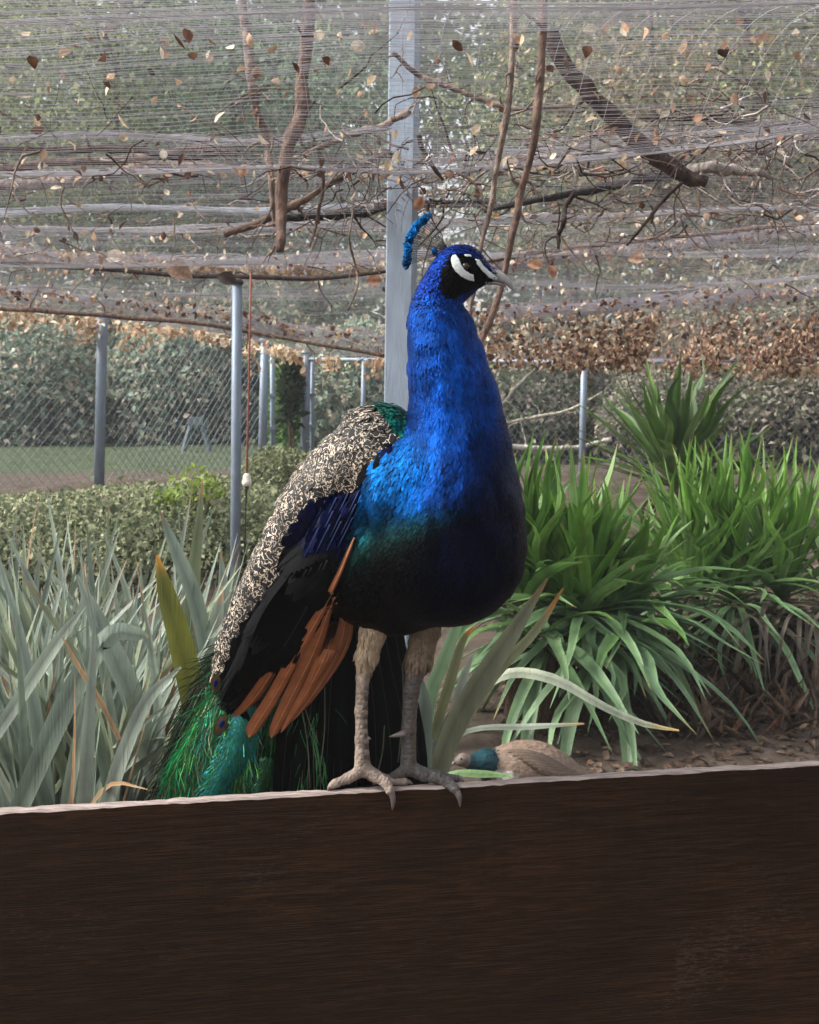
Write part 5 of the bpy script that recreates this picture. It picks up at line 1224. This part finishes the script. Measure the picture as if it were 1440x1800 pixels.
# the long train: every feather a shaft with loose barbs
GR = [np.array([0.010, 0.15, 0.045]), np.array([0.018, 0.12, 0.028]), np.array([0.045, 0.15, 0.022]), np.array([0.006, 0.13, 0.085]), np.array([0.028, 0.036, 0.020])]
def train_feather(pts, barbL, n, col, spreadang=0.5, wid=0.0015, dens=1.0):
    P4 = spline([np.append(P(*p[:3]), 0) for p in pts], 26)[:, :3]; t = norm(np.gradient(P4, axis=0))
    m = MB(); m.tube(P4, np.linspace(0.0013, 0.0004, 26), 5, lin(150, 140, 110) * .5); 
    Vs, Fs, Cs = [], [], []; c0 = 0
    for _ in range(n):
        u = rng.uniform(0.12, 1.0); k = u * 25; i = min(int(k), 24); p = P4[i] + (P4[i + 1] - P4[i]) * (k - i)
        s = norm(np.cross(t[i], [0, 1, 0])) * rng.choice([-1, 1]); L = barbL * rng.uniform(0.5, 1.15)
        a = rng.uniform(.2, 1) * spreadang; d = norm(t[i] * math.cos(a) + s * math.sin(a) + rng.normal(0, .12, 3) * [1, 1.2, 1]); q_ = [p]
        for j in range(4):
            d = norm(d + np.array([0, 0, -0.13]) + rng.normal(0, .17, 3)); q_.append(q_[-1] + d * L / 4)
        q_ = np.array(q_); w = wid * np.array([.8, 1, 1, .8, .3]); sd = norm(np.cross(d, [0, 1, 0.1]))
        V = np.empty((10, 3)); V[0::2] = q_ - sd * w[:, None] / 2; V[1::2] = q_ + sd * w[:, None] / 2; Vs.append(V)
        for j in range(4): Fs.append((c0 + 2 * j, c0 + 2 * j + 1, c0 + 2 * j + 3, c0 + 2 * j + 2))
        c = col * rng.lognormal(0, .35) ; Cs.append(np.tile(c, (10, 1)) * np.repeat(np.array([.8, .9, 1, 1.15, 1.3]), 2)[:, None]); c0 += 10
    m.add(np.vstack(Vs), Fs, np.vstack(Cs)); return m.build('train_feather', M['train'], cock, False)
for k in range(44):
    f = k / 43.0; xe = 262 + 300 * f + rng.normal(0, 6); d = 1.97 + rng.uniform(0, .14)
    col = GR[4] * rng.uniform(.5, 1.2) if f < 0.12 or rng.random() < .18 else GR[rng.integers(4)]
    xs_ = 470 + 60 * f
    train_feather([(xs_, 1040, d + .04, 0), (xs_ - 55 + 55 * f - 12 * (1 - f), 1130 + 20 * f, d + .01, 0), (340 + 175 * f, 1225 + 20 * f, d - .01, 0), (300 + 240 * f, 1330, d, 0), (xe, 1440, d + .02, 0), (xe - 14, 1600, d + .03, 0)], 0.085, 190, col)
for k in range(5):                                      # sparse green wisps at the right of the train
    xe = 520 + 16 * k
    train_feather([(520 + 8 * k, 1160, 1.94, 0), (524 + 9 * k, 1230, 1.93, 0), (535 + 8 * k, 1320, 1.93, 0), (xe, 1450, 1.94, 0)], 0.075, 16, GR[1] * 1.3, 0.3, 0.0010)
def vane(path, wpx, n, cols, L=0.012, W=0.005):
    """dense glossy vane made of small overlapping barbules along a path"""
    A = spline([P(*p) for p in path], 30); t = norm(np.gradient(A, axis=0)); u = rng.uniform(0, 29, n).astype(int)
    s = np.array([norm(np.cross(tt, [0, 1, 0])) for tt in t]); off = rng.normal(0, .45, n)
    wv = np.interp(u, [0, 15, 29], wpx) * 1.9 / FPX
    p = A[u] + s[u] * (off * wv)[:, None]; nn = norm(np.array([0, -1, 0.15]) + s[u] * off[:, None] * 0.7)
    col = cols[rng.integers(0, len(cols), n)] * rng.lognormal(0, .3, (n, 1))
    V, F, C = feathers(p + nn * 0.004 * (1 - np.abs(off))[:, None], nn, t[u] + s[u] * (off * 0.35 + rng.normal(0, .18, n))[:, None], L * rng.uniform(.6, 1.5, n), W * rng.uniform(.6, 1.3, n), 0.0015, col, .6)
    o = raw_mesh('train_vane', V, F, M['train'], cock, C, True); o['kind'] = 'stuff'
TUR = np.array([[0.004, 0.22, 0.20], [0.004, 0.26, 0.15], [0.006, 0.18, 0.26], [0.012, 0.24, 0.09], [0.01, 0.16, 0.05]])
vane([(436, 1235, 1.91), (425, 1275, 1.895), (405, 1330, 1.890), (378, 1395, 1.895), (360, 1460, 1.90)], (17, 20, 26), 3200, TUR * np.array([.7, .75, .8]), .017, .0015)
vane([(450, 1275, 1.905), (440, 1310, 1.90), (424, 1345, 1.90)], (8, 8, 3), 500, TUR * .6, .015, .0015)
for k in range(14):                                     # bright green feathers at the left of the train
    xe = 282 + 11 * k + rng.normal(0, 5)
    train_feather([(430, 1120, 1.96, 0), (392 + 3 * k, 1190, 1.94, 0), (345 + 7 * k, 1275, 1.915, 0), (306 + 10 * k, 1350, 1.915, 0), (xe, 1480, 1.93, 0)], 0.055, 150, GR[k % 5] * (2.0 if k % 4 == 0 else 1.1), 0.55, 0.0014)
vane([(470, 1330, 1.945), (462, 1370, 1.945), (450, 1420, 1.95)], (8, 9, 10), 420, np.array(GR[:4]) * .7, .012, .0020)
def ocellus(x, y, d, rx, ry, ang):
    """eye spot: stacked flat rings of colour at the end of a train feather"""
    a = math.radians(ang); e1 = np.array([math.cos(a), 0, math.sin(a)]); e2 = norm(np.array([-math.sin(a), -0.25, math.cos(a)])); c = P(x, y, d); out = None
    for k, (f, col) in enumerate(((1.0, (0.02, 0.07, 0.025)), (.84, (0.115, 0.065, 0.036)), (.37, (0.004, 0.07, 0.09)), (.30, (0.002, 0.006, 0.13)))):
        q_ = np.linspace(0, 2 * math.pi, 22)[:-1]; r = 1 - (0.22 * np.exp(-((q_ - math.pi / 2) ** 2) / .1) if k == 3 else 0)
        r = r * (1 + (.14, .09, .05, .03)[k] * rng.normal(size=21)); cc = c + np.array([0, -0.0014 * k, 0]) + e2 * ry * d / FPX * (0.16 * k / 3)
        ring = cc + (np.cos(q_) * r * rx * f * d / FPX)[:, None] * e1 + (np.sin(q_) * r * ry * f * d / FPX)[:, None] * e2
        V = np.vstack([ring, ring + [0, 0.0012, 0], [cc + [0, -0.001, 0]]]); n = 21
        F = [(i, (i + 1) % n, n + (i + 1) % n, n + i) for i in range(n)] + [(2 * n, (i + 1) % n, i) for i in range(n)]
        if k == 0: out = raw_mesh('eye_spot', V, F, M['train'], cock, np.tile(col, (len(V), 1)), False)
        else: raw_mesh(('', 'bronze_ring', 'turquoise_ring', 'blue_heart')[k], V, F, M['train'], out, np.tile(col, (len(V), 1)), False)
ocellus(379, 1203, 1.92, 10, 22, -12)
ocellus(389, 1274, 1.885, 11, 24, -28)
# thin hanging wisps beside the legs
for x0, y0, x1, y1 in ((571, 1208, 562, 1360), (676, 1275, 660, 1372), (708, 1165, 700, 1340), (535, 1240, 566, 1376), (528, 1230, 545, 1385)):
    m = MB(); a_, b_ = P(x0, y0, 1.90), P(x1, y1, 1.90); m.tube(spline([a_, (a_ + b_) / 2 + [0.004, 0, 0], b_], 8), 0.0009, 4, lin(104, 112, 84) * .6); m.build('loose_barb', M['quill'], cock)

# ------------------------------------------------------------------ the peahen lying on the ground behind the board
hb = P(930, 1400, 3.5); hb[2] = float(gz(hb[0], hb[1]))
hen = empty('peahen', hb, 'brown peahen with a teal neck lying on the ground behind the board', 'peahen')
HB = smooth_chain([(872, 1352, 3.5, 30), (905, 1354, 3.52, 46), (940, 1352, 3.54, 46), (975, 1356, 3.57, 35), (1010, 1362, 3.6, 19), (1046, 1364, 3.63, 5)], 16, 0.006, 1)
HN = chain([(872, 1348, 3.5, 26), (850, 1340, 3.47, 18), (826, 1340, 3.45, 12)], 0.02, 2)
HH = chain([(826, 1340, 3.45, 10), (814, 1336, 3.44, 10.5), (807, 1338, 3.44, 8)], 0.01, 3)
hp = HB + HN + HH
hV, hF = solid(hp, 0.003); hN = vert_normals(hV, hF)
def hcol(p):
    D, pid = limb_field(hp, p, True); x, y = img(p)
    c = np.tile(lin(172, 146, 126) * .68, (len(p), 1)); c[pid == 2] = np.array([0.002, 0.05, 0.065]); c[pid == 3] = lin(160, 142, 128) * .6
    k = sstep(858, 846, x)[:, None] * (pid == 1)[:, None]; c = c * (1 - k) + np.array([0.05, 0.06, 0.065]) * k
    kw = (sstep(1352, 1360, y) * sstep(905, 885, x) * sstep(862, 872, x))[:, None]; return c * (1 - kw) + lin(226, 222, 214) * kw
raw_mesh('body', hV, hF, M['quill'], hen, hcol(hV) * .8, True)
p, nn = sample(hV, hF, hN, 0.0075, 90000); hk = limb_field(hp, p, True)[1] != 3; p, nn = p[hk], nn[hk]
fl = np.tile(norm(P(1040, 1372, 3.62) - P(830, 1335, 3.47)), (len(p), 1)) + rng.normal(0, .12, (len(p), 3))
V, F, C = feathers(p, nn, fl, rng.uniform(.018, .03, len(p)), rng.uniform(.010, .016, len(p)), rng.uniform(.0008, .0016, len(p)), hcol(p) * rng.lognormal(0, .12, (len(p), 1)), .72)
o = raw_mesh('plumage', V, F, M['quill'], hen, C, True); o['kind'] = 'stuff'
o.data.normals_split_custom_set_from_vertices([tuple(v) for v in norm(np.repeat(nn, 7, axis=0) + np.repeat(norm(fl), 7, axis=0) * np.tile([-.1, 0, 0, 0, .2, .2, .35], len(p))[:, None])])
m = MB(); m.tube([P(803, 1339, 3.44), P(797, 1342, 3.435), P(793, 1346, 3.43)], [0.007, 0.005, 0.001], 8, lin(120, 110, 104)); m.build('beak', M['horn'], hen)
ellipsoid(MB(), P(811, 1334, 3.4235), (0.003, 0.003, 0.003), (0.01, 0.008, 0.008), 8, 6).build('eye', M['eye'], hen)
hbvh = BVHTree.FromPolygons([tuple(v) for v in hV], [tuple(int(i) for i in f) for f in hF])
for k in range(7):                                      # folded wing of the hen
    q_ = []
    for x, y, w in ((892 + 9 * k, 1322 + 5 * k, 9), (920 + 9 * k, 1324 + 6 * k, 15), (955 + 8 * k, 1332 + 5 * k, 14), (985 + 6 * k, 1345 + 3 * k, 7)):
        dv = Vector(P(x, y, 1.0) - np.array([0, 0, ZC])).normalized(); h_ = hbvh.ray_cast(Vector((0, 0, ZC)), dv)
        q_.append((x, y, (h_[0][1] if h_[0] is not None else 3.55) - .004 - .001 * k, w))
    quill('wing_feather', q_, lin(166, 142, 122) * rng.uniform(.5, .72), lin(150, 124, 104) * .6, side=(0.2, 0.1, 1), parent=hen)
